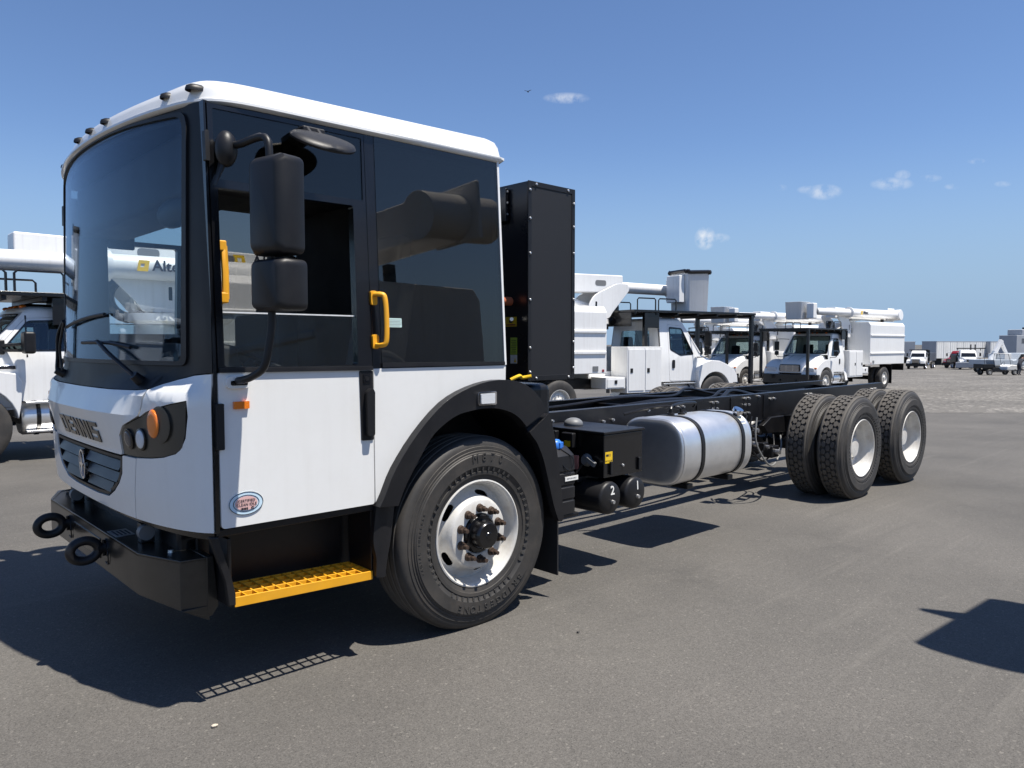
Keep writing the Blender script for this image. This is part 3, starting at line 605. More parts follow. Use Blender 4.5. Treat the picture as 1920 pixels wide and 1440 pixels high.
FRIT = mat('windscreen_band', (.012, .014, .02), .15)
# --- wipers
def wiper(u0, path, blade):
    wp = MB().tube(bez([Fm(u0, 1.405, .0), Fm(u0, 1.405, .035)]+[Fm(u(a), z, .045) for a, z in path[:-1]]+[Fm(u(path[-1][0]), path[-1][1], .026)], 6), .0115, 8, flat=.7).build('wiper', PLAST, T)
    MB().cyl(Fm(u0, 1.405, -.01), Fm(u0, 1.405, .045), .026, .020, 14).build('pivot', PLAST, wp)
    MB().tube(bez([Fm(u(a), z, .012) for a, z in blade], 6), .009, 6).build('blade', PLAST, wp)
    return wp
wiper(u(.208), [(.245, 1.46), (.31, 1.53), (.38, 1.585)], [(.25, 1.555), (.33, 1.575), (.41, 1.58), (.49, 1.578)])
wp = wiper(u(.693), [(.700, 1.50), (.695, 1.62), (.665, 1.70)], [(.66, 1.665), (.56, 1.685), (.45, 1.705), (.36, 1.715)])
MB().tube(bez([Fm(u(.67), 1.42, .02), Fm(u(.675), 1.55, .04), Fm(u(.645), 1.69, .03)], 6), .007, 6).build('link_rod', PLAST, wp)
# --- sides (near side seen, far side the same)
for S_, nm in ((near, 1), (far, -1)):
    dx0, dx1 = -1.440, -.690
    door = patch('door', rpoly([(dx0, .792), (dx1+.004, .790), (dx1, 1.452), (dx0-.002, 1.452)], [.02, .012, .004, .012]), [], S_, .04, WHITE, T, .1, .1, bevel=.004)
    WIN = rpoly([(-1.412, 1.475), (-.768, 1.472), (-.760, 2.232), (-1.408, 2.226)], .015); TRN = rpoly([(-1.418, 2.262), (-.705, 2.262), (-.700, 2.562), (-1.418, 2.556)], .008)
    patch('door_frame', [(dx0, 1.452), (dx1, 1.452), (-.688, 2.574), (dx0, 2.574)], [WIN, TRN], S_, .045, BLACK, door, .2, .2, off=-.001)
    patch('waist_trim', rpoly([(-1.438, 1.452), (-.694, 1.446), (-.694, 1.466), (-1.438, 1.472)], .005), [], S_, .02, PLAST, door, .2, .2, off=.012, bevel=.004)
    patch('transom_glass', [(-1.425, 2.255), (-.700, 2.255), (-.695, 2.568), (-1.425, 2.562)], [], S_, .005, GLD if nm < 0 else glass('transom_tint', (.45, .47, .47), ior=1.6, gcol=(1, .94, .86)), door, .2, .1, off=-.006, smooth=60)
    patch('door_glass', [(-1.414, 1.468), (-.766, 1.468), (-.766, 1.705), (-1.414, 1.705)], [], S_, .005, GLD, door, .2, .1, off=-.020, smooth=60)
    patch('glass_edge', [(-1.414, 1.703), (-.766, 1.703), (-.766, 1.709), (-1.414, 1.709)], [], S_, .007, LENS, door, .2, .1, off=-.019)
    # black pillar between nose and door, and between door and rear quarter
    patch('pillar', [(-1.462, .775), (-1.4435, .775), (-1.4435, 2.585), (-1.452, 2.585)], [], S_, .05, BLACK, T, .2, .1, off=-.008)
    patch('pillar', [(-.686, 1.455), (-.640, 1.455), (-.634, 2.585), (-.684, 2.585)], [], S_, .05, BLACK, T, .2, .1, off=-.003)
    A1 = [(-.672, .790), (-.660, .815), (-.594, .955), (-.464, 1.116), (-.293, 1.263), (-.113, 1.335), (.079, 1.366), (.188, 1.366)]
    q = patch('rear_quarter_panel', [(-.684, 1.452), (-.680, .790)]+A1+[(.190, 1.452)], [], S_, .03, WHITE, T, .08, .08, bevel=.004)
    QW = rpoly([(-.632, 1.480), (.168, 1.474), (.168, 2.585), (-.626, 2.578)], .02)
    patch('quarter_frame', [(-.639, 1.455), (.196, 1.455), (.196, 2.600), (-.633, 2.590)], [QW], S_, .03, BLACK, q, .2, .2, off=-.004)
    patch('rear_edge_strip', [(.178, 1.455), (.192, 1.455), (.194, 2.60), (.180, 2.60)], [], S_, .01, WHITE, q, .2, .2, off=.004)
    patch('quarter_trim', rpoly([(-.636, 1.458), (.178, 1.456), (.178, 1.474), (-.636, 1.480)], .004), [], S_, .02, PLAST, q, .2, .2, off=.008, bevel=.004)
    patch('quarter_window', [(-.634, 1.474), (.176, 1.468), (.176, 2.592), (-.628, 2.585)], [], S_, .005, GLT, T, .4, .4, off=-.001, smooth=60)
    # hinges and handle
    for z0, z1 in ((1.130, 1.324), (2.33, 2.455)):
        patch('hinge', rpoly([(-1.458, z0), (-1.428 if z0 < 2 else -1.440, z0), (-1.428 if z0 < 2 else -1.440, z1), (-1.458, z1)], .006), [], S_, .03, PLAST, door, .2, .2, off=.022 if z0 < 2 else .012, bevel=.005)
    hp = patch('handle_plate', rpoly([(-.757, 1.108), (-.690, 1.106), (-.692, 1.444), (-.766, 1.444), (-.762, 1.30)], .008), [], S_, .02, PLAST, door, .2, .2, off=.006, bevel=.004)
    patch('door_handle', rpoly([(-.738, 1.130), (-.700, 1.130), (-.698, 1.345), (-.714, 1.362), (-.742, 1.340)], .012), [], S_, .035, PLAST, door, .2, .05, off=.034, bevel=.010)
    patch('key_bezel', rpoly([(-.748, 1.385), (-.708, 1.385), (-.708, 1.428), (-.748, 1.428)], .004), [], S_, .01, BLACK, door, .2, .2, off=.010, bevel=.003)
    patch('lock_barrel', ell(-.728, 1.406, .011, .011, 16), [], S_, .01, PLAST, door, .2, .2, off=.013)
    patch('side_marker', rpoly([(-1.382, 1.297), (-1.315, 1.297), (-1.315, 1.329), (-1.382, 1.329)], .003), [], S_, .018, AMBER, door, .2, .2, off=.014, bevel=.003)
    # grab handles
    sy = -1 if nm > 0 else 1; Y = lambda z, o_: S_(0, z, o_)[1]
    gh = MB().tube(bez([(-.672, Y(1.80, .012), 1.812), (-.655, Y(1.8, .04), 1.812), (-.640, Y(1.79, .055), 1.795), (-.636, Y(1.7, .058), 1.69), (-.641, Y(1.6, .055), 1.585), (-.656, Y(1.58, .04), 1.566), (-.672, Y(1.57, .012), 1.566)], 5), .014, 10, flat=.8).build('grab_handle', YEL, T)
    for zz in (1.795, 1.583): patch('handle_foot', rpoly([(-.690, zz-.035), (-.655, zz-.035), (-.655, zz+.035), (-.690, zz+.035)], .014), [], S_, .014, YEL, gh, .2, .2, off=.014, bevel=.005)
    gh = MB().tube([(-1.397, Y(2, -.055), 2.00), (-1.382, Y(2, -.03), 1.985), (-1.380, Y(1.9, -.03), 1.88), (-1.383, Y(1.76, -.03), 1.765), (-1.397, Y(1.75, -.055), 1.75)], .015, 8, flat=.7).build('grab_handle', YEL, T)
    for zz in (1.985, 1.765): MB().box(-1.412, -1.372, min(Y(zz, -.05), Y(zz, -.02)), max(Y(zz, -.05), Y(zz, -.02)), zz-.02, zz+.025).build('handle_foot', YEL, gh, .006)
    # step well and step
    yw = lambda v: v if nm > 0 else YR-v
    def ybox(name, m, par, x0, x1, a, b, z0, z1, bev=.005, **k): return box(name, m, par, x0, x1, min(yw(a), yw(b)), max(yw(a), yw(b)), z0, z1, bev, **k)
    ybox('step_well', CHAS, T, -1.44, -.66, .285, .31, .40, .80)
    ybox('sill', CHAS, T, -1.45, -.68, .015, .29, .755, .787)
    st = MB(); z0 = lambda x: .470-(x+1.381)*.043
    st = ybox('step', YEL, T, -1.381, -.687, .020, .028, .424, .467, .002)
    for v in st.data.vertices: v.co.z += -(v.co.x+1.381)*.040+.014
    def sbar(x0_, x1_, a, b):
        o = ybox('step_bar', YEL, st, x0_, x1_, a+.016, b+.016, .437, .467, .0015)
        for v in o.data.vertices: v.co.z += -(v.co.x+1.381)*.040+.014
    for a in (.066, .126, .186, .224): sbar(-1.381, -.687, a, a+.007)
    for k in range(14): xx = -1.381+(.687)*k/13; sbar(xx, xx+.007, .006, .228)
    # end plates of the step
    patch('step_bracket', [(-1.490, .765), (-1.455, .760), (-1.400, .575), (-1.383, .50), (-1.383, .452), (-1.412, .455), (-1.425, .56)], [], S_, .030, PLAST, T, .2, .2, off=-.004, bevel=.004)
    ybox('step_bracket', CHAS, T, -1.405, -1.388, .03, .24, .44, .74)
    patch('step_bracket', rpoly([(-.683, .783), (-.572, .765), (-.600, .60), (-.628, .500), (-.638, .420), (-.686, .425), (-.683, .52), (-.700, .60)], [.01, .01, .05, .05, .01, .01, .02, .05]), [], lambda x, z, off: S_(x, z, off+.012*math.sin(max(0, min(1, (x+.70)/.12))*math.pi)), .03, PLAST, T, .02, .05, off=.004, bevel=.004)
    ybox('step_well', CHAS, T, -.69, -.672, .03, .24, .44, .78)
    # wheel arch
    AO = [(-.690, .780), (-.655, .84), (-.594, .958), (-.464, 1.119), (-.293, 1.266), (-.113, 1.342), (.079, 1.374), (.262, 1.353), (.391, 1.280), (.467, 1.182), (.330, 1.070)]
    AI = [(.305, 1.098), (.25, 1.150), (.178, 1.190), (.08, 1.216), (-.021, 1.222), (-.120, 1.213), (-.207, 1.196), (-.30, 1.150), (-.382, 1.085), (-.484, .945), (-.545, .85), (-.580, .772)]
    AO_ = [tuple(p) for p in bez([Vector(p).to_3d() for p in AO[:-1]], 3)]; AO_ = [(p[0], p[1]) for p in AO_]; AI_ = [(p[0], p[1]) for p in bez([Vector(p).to_3d() for p in AI], 3)]
    arch = patch('wheel_arch', AO_+AI_, [], S_, .075, PLAST, T, .2, .2, off=.052, bevel=.022)
    patch('arch_lamp', rpoly([(-.070, 1.242), (.062, 1.240), (.062, 1.314), (-.070, 1.312)], .012), [], S_, .02, CHROME, arch, .2, .2, off=.066, bevel=.005)
    patch('arch_lamp_lens', rpoly([(-.054, 1.250), (.046, 1.249), (.046, 1.305), (-.054, 1.304)], .008), [], S_, .01, LENS, arch, .2, .2, off=.071, bevel=.003)
    AR = [(.335, 1.062), (.500, 1.166), (.545, 1.03), (.580, .85), (.605, .70), (.628, .52), (.615, .500), (.585, .500), (.540, .60), (.505, .72), (.450, .90), (.395, 1.0)]
    mg = patch('mudguard', rpoly(AR, [.01, .015, .05, .05, .05, .02, .02, .02, .05, .05, .05, .02]), [], S_, .045, PLAST, T, .2, .2, off=.046, bevel=.012)
    ln = MB(); L1 = [(-.58, .77)]+[(p[0], p[1]) for p in AI[::-1][1:]]+[(.40, 1.0), (.47, .88), (.53, .70), (.60, .50)]
    ln.loft([[(p[0]+dx, yw(yy), p[1]+dz) for yy in (-.02, .20, .40)] for (dx, dz) in ((0, 0.01),) for p in L1], cap=False, closed=False).build('wheel_arch_liner', CHAS, arch, smooth=50)
    ybox('mudflap', mat('mudflap_rubber', (.015, .015, .016), .7, bump=.3, bscale=150), T, .640, .652, .02, .36, .145, .60, .003)
    ybox('arch_inner', CHAS, T, -.68, .66, .40, .42, .45, 1.30)
# door decal on the near side
dc = patch('decal', ell(-1.333, .889, .076, .050, 40), [], near, .001, LBLUE, T, .4, .4, off=.003); dc['label'] = 'oval CERTIFIED CLEAN IDLE sticker'
for k, (a, b) in enumerate(((.076, .050), (.058, .036))): patch('decal_ring', ell(-1.333, .889, a, b, 40), [ell(-1.333, .889, a-.0025, b-.0025, 40)], near, .001, INK, dc, .4, .4, off=.0045)
patch('decal_field', ell(-1.333, .889, .050, .030, 40), [], near, .001, LPINK, dc, .4, .4, off=.0042)
Mn = lambda x, z, o_=.0055: frame((x, ys(z)-o_, z), (1, 0, 0), (0, 0, 1))
text('decal_lettering', 'CERTIFIED', .0165, INK, dc, Mn(-1.332, .900), .0003)
text('decal_lettering', 'CLEAN IDLE', .0165, INK, dc, Mn(-1.332, .8835), .0003)
text('decal_lettering', 'C', .016, INK, dc, Mn(-1.307, .866), .0003, bold=.001)
for k in range(9): patch('decal_bar', [(-1.358+k*.0035, .861), (-1.3565+k*.0035+.001*(k % 3), .861), (-1.3565+k*.0035+.001*(k % 3), .871), (-1.358+k*.0035, .871)], [], near, .001, INK, dc, .4, .4, off=.0055)
wl = patch('window_label', rpoly([(-.600, 1.655), (-.510, 1.655), (-.510, 1.700), (-.600, 1.700)], .004), [], near, .001, mat('label_mint', (.55, .72, .68), .4), T, .4, .4, off=.002)
text('label_lettering', 'o.000', .013, INK, wl, Mn(-.555, 1.672, .0005-(-.003)), .0002) if False else None
for k in range(5): patch('label_line', [(-.592, 1.661+k*.0075), (-.520+.006*(k % 3), 1.661+k*.0075), (-.520+.006*(k % 3), 1.6625+k*.0075), (-.592, 1.6625+k*.0075)], [], near, .0005, GREYP, wl, .4, .4, off=.0027)
# --- roof
def outline(z, ins, n=48):
    pts = []
    for i in range(n+1):
        p = front0(i/n, min(z, 2.6)); c = Vector((p[0], p[1])); ce = Vector((-.6, YC)); hwz = YC-ys(min(z, 2.6))
        s_ = (c.y-YC)/hwz; pts.append((c.x+ins*(1-abs(s_)**6), YC+s_*(hwz-ins), z))
    xr = .225-ins
    hwz = YC-ys(min(z, 2.6))-ins
    sx_ = [-1.40+.05*i for i in range(10)]
    pts += [(q, YC+hwz, z) for q in sx_]+[(-.6, YC+hwz, z), (-.3, YC+hwz, z), (xr-.05, YC+hwz, z), (xr-.015, YC+hwz-.01, z), (xr, YC+hwz-.05, z), (xr, YC+.5, z), (xr, YC, z), (xr, YC-.5, z), (xr, YC-hwz+.05, z), (xr-.015, YC-hwz+.01, z), (xr-.05, YC-hwz, z), (-.3, YC-hwz, z), (-.6, YC-hwz, z)]+[(q, YC-hwz, z) for q in sx_[::-1]]
    for _ in range(14):   # soften the corners of the roof skin
        pts = [tuple((Vector(pts[i-1])+2*Vector(pts[i])+Vector(pts[(i+1) % len(pts)]))/4) if (i < 8 or n-8 < i <= n+6 or i > len(pts)-7) else pts[i] for i in range(len(pts))]
    return pts
def rl(z, ins, lift=0.): # roof line rises slightly towards the rear
    return [(x, y, zz+max(0, (x+1.6))*lift) for x, y, zz in outline(z, ins)]
roof = MB().loft([rl(2.582, -.004, .005), rl(2.592, -.020, .008), rl(2.602, -.020, .010), rl(2.608, -.002, .012), rl(2.645, .006, .018), rl(2.672, .020, .020), rl(2.690, .045, .020), rl(2.702, .085, .020), rl(2.712, .16, .02), rl(2.722, .40, .02), rl(2.726, .80, .02)]).build('roof', WHITE, T, smooth=50)
MB().loft([rl(2.560, .004), rl(2.586, .004)]).build('roof_seal', BLACK, roof)
for (yy, dz) in ((2.13, 0), (1.42, 0), (1.18, 0), (.95, 0), (.36, 0), (.17, 0)):
    cv_ = _curve(2.6); xs = float(np.interp(yy, cv_[1], cv_[2]))+.03
    ml = MB().lathe([(.0, .030), (.020, .028), (.032, .020), (.036, .008), (.036, .0)], n=18, axis='z')
    ml.v = [(x*1.25+xs+.006, y*.8+yy, z+2.640) for x, y, z in ml.v]; ml.v = [(x-(.012 if x < xs else 0), y, z) for x, y, z in ml.v]
    m_ = ml.build('marker_light', PLAST, roof, smooth=60)
# --- cab shell inside
shell = box('cab_rear_wall', INTR, T, .150, .185, .07, YR-.07, 1.2, 2.57)
box('cab_floor', INTR, T, -1.40, -.64, .06, YR-.06, .80, .84); box('cab_floor', INTR, T, -.64, .18, .06, YR-.06, 1.30, 1.34); box('cab_bulkhead', INTR, T, -.655, -.635, .06, YR-.06, .80, 1.34)
MB().loft([[(x, YC+(y-YC)*.975, 2.54) for x, y, z in outline(2.54, .03)], [(x, YC+(y-YC)*.975, 2.565) for x, y, z in outline(2.56, .03)]]).build('headliner', INTR, T)
# dashboard
da = MB().prism([(-1.50, 1.02), (-1.30, 1.05), (-1.20, 1.36), (-1.26, 1.56), (-1.42, 1.58), (-1.50, 1.47)], 'y', .22, YR-.22).build('dashboard', INTR, T, .02)
for yy in (.55, 1.91):
    c = Vector((-1.02, yy, 1.46)); ax = Vector((.45, 0, .89)).normalized(); e1 = Vector((0, 1, 0)); e2 = ax.cross(e1)
    sw = MB().tube([c+(e1*math.cos(a)+e2*math.sin(a))*.225 for a in [2*math.pi*i/36 for i in range(37)]], .015, 8).build('steering_wheel', INTR, T)
    mbs = MB().cyl(c-ax*.02, c-ax*.30, .04)
    for a in (R(20), R(160), R(270)): mbs.beam(c, c+(e1*math.cos(a)+e2*math.sin(a))*.22, .05, .012, ax)
    mbs.ball(c, .07, .07, .04); mbs.build('steering_hub', INTR, sw)
    se = MB().box(-.80, -.32, yy-.25, yy+.25, 1.20, 1.34).build('seat', INTG, T, .04, seg=3)
    MB().prism([(-.42, 1.30), (-.30, 1.28), (-.18, 1.95), (-.27, 1.99)], 'y', yy-.24, yy+.24).build('backrest', INTG, se, .04, seg=3)
    MB().prism([(-.26, 1.98), (-.17, 1.96), (-.14, 2.18), (-.22, 2.20)], 'y', yy-.14, yy+.14).build('headrest', INTG, se, .03, seg=3)
    MB().cyl((-.55, yy, .84), (-.55, yy, 1.22), .09).build('seat_base', INTR, se)
    MB().tube(bez([(-.60, yy-.20, 1.36), (-.55, yy-.27, 1.50), (-.42, yy-.27, 1.52), (-.30, yy-.27, 1.45)], 4), .02, 8).build('armrest', GREYP, se)
MB().box(-.72, -.60, .9, 1.55, .84, 1.75).build('console', INTR, T, .03)

box('overhead_console', INTR, T, -1.42, -1.12, .24, YR-.24, 2.24, 2.538, .03)
box('door_trim', INTR, T, -1.44, -.70, YR-.115, YR-.095, .86, 1.64, .01); box('pillar_trim', INTR, T, -1.43, -1.215, YR-.125, YR-.10, 1.60, 2.50, .01); box('pillar_trim', INTR, T, -1.215, -1.05, YR-.135, YR-.105, 2.20, 2.50, .01)
MB().ball((-1.38, .62, 2.20), .05, .22, .075).build('interior_mirror', PLAST, T)
# --- near and far mirrors
for nm in (1, -1):
    yw = (lambda v: v) if nm > 0 else (lambda v: YR-v)
    def rb(name, cx, cy, cz, sx, sy, sz, par, m=PLAST, rz=R(12), n=7, taper=.86):
        loops = []
        for (k, dd) in ((taper*.82, -.5), (taper*.95, -.46), (1.0, -.25), (1.0, .22), (.985, .42), (.95, .5)):
            pts = rpoly([(-sy/2*k, -sz/2*(k*.5+.5)), (sy/2*k, -sz/2*(k*.5+.5)), (sy/2*k, sz/2*(k*.5+.5)), (-sy/2*k, sz/2*(k*.5+.5))], min(sy, sz)*.15, 6)
            lp = []
            for (a, b) in pts:
                X = dd*sx; Yy = a; xr_ = X*math.cos(rz)-Yy*math.sin(rz); yr_ = X*math.sin(rz)+Yy*math.cos(rz)
                lp.append((cx+xr_, yw(cy+yr_), cz+b))
            loops.append(lp)
        return MB().loft(loops).build(name, m, par, smooth=38)
    arm = MB().tube(bez([(-1.385, yw(-.02), 2.39), (-1.36, yw(-.08), 2.39), (-1.335, yw(-.19), 2.40), (-1.322, yw(-.235), 2.385), (-1.32, yw(-.25), 2.33), (-1.32, yw(-.25), 2.2), (-1.32, yw(-.25), 1.8), (-1.322, yw(-.25), 1.66), (-1.330, yw(-.245), 1.58), (-1.345, yw(-.225), 1.48), (-1.365, yw(-.16), 1.440), (-1.375, yw(-.10), 1.425), (-1.370, yw(-.03), 1.418)], 4), .0155, 10).build('mirror_arm', PLAST, T)
    hb = rb('main_mirror', -1.315, -.285, 2.115, .125, .205, .385, arm)
    rb('wide_angle_mirror', -1.310, -.285, 1.805, .135, .205, .205, arm)
    box('mirror_glass', MIRR, arm, -1.248, -1.246, min(yw(-.36), yw(-.20)), max(yw(-.36), yw(-.20)), 1.96, 2.27, 0)
    MB().ball((-1.395, yw(-.015), 2.375), .045, .045, .075).build('arm_ball', PLAST, arm)
    MB().prism([(-1.44, 2.22), (-1.40, 2.30), (-1.38, 2.33), (-1.41, 2.34)], 'y', min(yw(.03), yw(-.02)), max(yw(.03), yw(-.02))).build('arm_root', PLAST, arm, .008)
    S_ = near if nm > 0 else far
    bs = patch('arm_bracket', rpoly([(-1.415, 1.385), (-1.310, 1.385), (-1.310, 1.437), (-1.415, 1.437)], .024), [], S_, .03, WHITE, arm, .2, .2, off=.022, bevel=.010)
    patch('bracket_slot', rpoly([(-1.398, 1.398), (-1.325, 1.398), (-1.325, 1.418), (-1.398, 1.418)], .006), [], S_, .01, BLACK, arm, .2, .2, off=.025)
    # kerb mirror above the door
    km = MB(); 
    lp = []
    for (k, d) in ((1.0, 0), (1.02, .010), (.96, .020), (.6, .026), (.1, .028)):
        lp.append([(-1.00+.150*k*math.cos(a)*(1 if math.sin(a) > 0 else 1), yw(-.10+(.10*k*math.sin(a) if math.sin(a) < 0 else .075*k*math.sin(a))-d*.6), 2.455+d*.8+.62*(.10*k*math.sin(a) if math.sin(a) < 0 else .075*k*math.sin(a))) for a in [2*math.pi*i/36 for i in range(36)]])
    km = MB().loft(lp).build('kerb_mirror', PLAST, T, smooth=50)
    box('kerb_bracket', PLAST, km, -1.06, -.95, min(yw(-.04), yw(.07)), max(yw(-.04), yw(.07)), 2.500, 2.535, .008)
    for xx in (-1.035, -.985): MB().cyl((xx, yw(-.03), 2.52), (xx, yw(-.075), 2.475), .014).build('kerb_stud', PLAST, km)
# --- bumper
def sz(z): return z
bo = [(-1.545, 2.3), (-1.556, YR-.164), (-1.648, YR-.42), (-1.648, .42), (-1.556, .164), (-1.44, .150)]
bpoly = [(-1.44, YR-.150), (-1.556, YR-.164), (-1.648, YR-.42), (-1.648, .42), (-1.556, .164), (-1.44, .150)]
inn = [(-1.44, YR-.160), (-1.54, YR-.19), (-1.635, YR-.43), (-1.635, .43), (-1.54, .19), (-1.44, .160)]
BUM = mat('bumper_black', (.013, .0125, .0115), .30, coat=.15, var=.15, vscale=3, dirt=(.10, .09, .075), dscale=4, damt=.25)
mb = MB(); zt, zbo = .645, .455
zb = [.42, .425, zbo, zbo, .425, .36]
V = [(x, y, zt) for x, y in bpoly]+[(x, y, z) for (x, y), z in zip(bpoly, [.36, .425, zbo, zbo, .425, .36])]
bumper = MB().add(V+[(x, y, zt-.002) for x, y in inn]+[(x, y, z) for (x, y), z in zip(inn, [.36, .425, zbo, zbo, .425, .36])],
    [(i, i+1, i+7, i+6) for i in range(5)]+[(i+12, i+18, i+19, i+13) for i in range(5)]+[(i, i+12, i+13, i+1) for i in range(5)]+[(i+6, i+7, i+19, i+18) for i in range(5)]+[(0, 6, 18, 12), (5, 17, 23, 11)]).build('bumper', BUM, T, .004)
MB().prism(bpoly, 'z', .630, .640).build('bumper_top', BUM, bumper, .003)
for sgn in (1, -1):
    yy = (lambda v: v) if sgn > 0 else (lambda v: YR-v)
    wz = MB(); a = [(-1.56, .430), (-1.44, .430), (-1.425, .385), (-1.47, .388)]
    wz.prism(a, 'y', min(yy(.150), yy(.166)), max(yy(.150), yy(.166))).build('bumper_skirt', BUM, bumper, .003)
    MB().prism([(-1.45, .645), (-1.42, .645), (-1.40, .42), (-1.43, .38), (-1.45, .38)], 'y', min(yy(.148), yy(.35)), max(yy(.148), yy(.35))).build('bumper_skirt', BUM, bumper, .004)
box('bumper_recess', BLACK, bumper, -1.653, -1.64, 1.0, 1.50, .50, .60, .002)
for k, yy in enumerate((.35, .75, 1.9, 2.15)): MB().cyl((-1.53, yy, .638), (-1.53, yy, .652), .014, .012, 10).build('bumper_bolt', STEEL if k == 0 else CHAS, bumper)
for k, yy in enumerate((.62, 1.84)):
    box('panel_stop', CHAS, bumper, -1.58, -1.52, yy-.03, yy+.03, .64, .735); MB().lathe([(.0, -.02), (.035, -.02), (.035, .02), (0, .02)], o=(-1.57, yy-.06, .70), axis='y', n=20).build('rubber_roller', GREYP, bumper)
pl = box('data_plate', ALU, bumper, -1.632, -1.545, .80, .95, .641, .6435, 0); 
for k in range(4): box('plate_line', INK, bumper, -1.62+.018*k, -1.612+.018*k, .82, .93-.02*(k % 2), .6438, .6445, 0)
for yy in (.905, 1.60):
    th = MB(); c = Vector((-1.745, yy, .575)); R0, r0 = .049, .0225
    # ring lies in the x-z plane tilted; shank runs back through the bumper
    lp = []
    for i in range(36):
        a = 2*math.pi*i/36; ce = c+Vector((1.25*math.cos(a), 0, math.sin(a)))*R0
        lp.append([tuple(ce+Vector((math.cos(a), 0, math.sin(a)))*(r0*math.cos(b))+Vector((0, 1, 0))*(r0*1.1*math.sin(b))) for b in [2*math.pi*j/12 for j in range(12)]])
    lp.append(lp[0]); th.loft(lp, cap=False)
    th.tube([(-1.69, yy, .575), (-1.672, yy, .575), (-1.655, yy, .575), (-1.62, yy, .575), (-1.56, yy, .575)], [.030, .025, .023, .032, .032], 14)
    hk = th.build('tow_hook', PLAST, T, smooth=50)
    MB().cyl((-1.660, yy, .535), (-1.660, yy, .615), .006).build('tow_pin', CHAS, hk); MB().tube(bez([(-1.652, yy-.02, .60), (-1.655, yy-.05, .55), (-1.652, yy-.04, .50), (-1.652, yy, .505)], 4), .003, 6).build('pin_cord', CHAS, hk)
    MB().cyl((-1.655, yy, .575), (-1.645, yy, .575), .045, None, 18).build('hook_socket', BLACK, hk)

# --- chassis
RZ0, RZ1 = .775, 1.055
for k, yy in enumerate((.80, YR-.80)):
    s_ = 1 if k == 0 else -1
    rail = MB().prism([(yy, RZ0), (yy+s_*.075, RZ0), (yy+s_*.075, RZ0+.008), (yy+s_*.008, RZ0+.008), (yy+s_*.008, RZ1-.008), (yy+s_*.075, RZ1-.008), (yy+s_*.075, RZ1), (yy, RZ1)], 'x', -1.35, 7.80).build('frame_rail', CHAS, T, .006)
    bm_ = MB().cyl((0, 0, 0), (0, -.012*s_, 0), .014, .014, 6).cyl((0, -.012*s_, 0), (0, -.024*s_, 0), .009, None, 8); bolt = None
    pts = [(1.62, .93), (1.75, .94), (2.0, .945), (2.12, .95), (3.05, 1.00), (3.13, 1.0), (3.62, 1.01), (3.62, .95), (3.70, 1.01), (3.70, .95), (4.22, 1.02), (4.30, 1.02), (4.22, .955), (4.30, .955), (4.22, .87), (4.30, .87), (4.75, .99), (4.83, .99), (5.6, 1.0), (5.7, 1.0), (7.45, .985), (7.55, .985), (2.45, .83), (3.4, .83), (2.6, 1.0), (1.40, .99), (1.5, .90), (4.5, 1.03)]
    if k == 0:
        for (x, z) in pts:
            if bolt is None: bolt = bm_.build('rail_bolt', STEEL, rail); bolt.location = (x, yy, z)
            else: inst('rail_bolt', bolt, rail, (x, yy, z))
        for (x, w_) in ((3.35, .10), (3.95, .08), (4.6, .10)): box('rail_plate', CHAS, rail, x, x+w_, yy-.010, yy-.002, .80, 1.04, .003)
        # loose hoses tied along the inside of the rail
    else:
        for x in (2.2, 3.0, 3.9, 5.0, 6.0, 7.2): inst('rail_bolt', bolt, rail, (x, yy-.02, .95))
for x in (1.5, 2.9, 4.3, 5.78, 7.6):
    MB().prism([(.81, .83), (YR-.81, .83), (YR-.81, 1.0), (.81, 1.0)], 'x', x, x+.06).build('cross_member', CHAS, T, .008)
for k, yy in enumerate((.95, 1.05, 1.5)):
    MB().tube(bez([(1.4, yy, 1.02), (2.2, yy+.05, 1.0), (3.1, yy-.03, 1.05), (4.0, yy+.02, 1.02), (4.4, yy+.1, 1.08), (4.9, yy+.05, 1.0), (5.6, yy, .95), (7.0, yy, .97)], 6), .016 if k else .022, 8).build('air_line', CHAS, T)
# axles and suspension
for x in (5.1074, 6.4654):
    ax_ = MB().cyl((x, .20, .513), (x, YR-.20, .513), .085, None, 20).build('axle', CHAS, T)
    MB().ball((x, YC, .53), .24, .20, .24).build('differential', CHAS, ax_)
    for yy in (.84, YR-.84):
        box('spring_seat', CHAS, ax_, x-.12, x+.12, yy-.06, yy+.06, .58, .66); MB().cyl((x, yy, .64), (x, yy, .80), .11, .13, 18).build('air_spring', CHAS, ax_)
        MB().cyl((x-.18, yy+(.1 if yy < 1 else -.1), .50), (x-.36, yy+(.1 if yy < 1 else -.1), .50), .085, None, 18).build('brake_chamber', CHAS, ax_)
for yy in (.80, YR-.80):
    MB().prism([(4.55, .72), (4.72, .80), (5.78, .80), (6.9, .80), (7.0, .72), (6.9, .64), (5.78, .60), (4.65, .63)], 'y', yy-.035, yy+.035).build('suspension_beam', CHAS, T, .01)
MB().cyl((1.5, YC, .72), (4.9, YC, .56), .055, None, 16).build('drive_shaft', CHAS, T); MB().cyl((5.3, YC, .56), (6.25, YC, .55), .05, None, 16).build('drive_shaft', CHAS, T)
for k in range(3):
    yy = .55+.08*k
    MB().tube(bez([(4.02+.05*k, yy, .86), (3.98, yy-.02, .62), (4.15, yy-.05, .40+.03*k), (4.40, yy, .37+.04*k), (4.62, yy+.05, .50), (4.70, yy+.1, .62)], 6), .009, 8).build('brake_hose', PLAST if k else mat('grey_hose', (.22, .22, .21), .4), T)
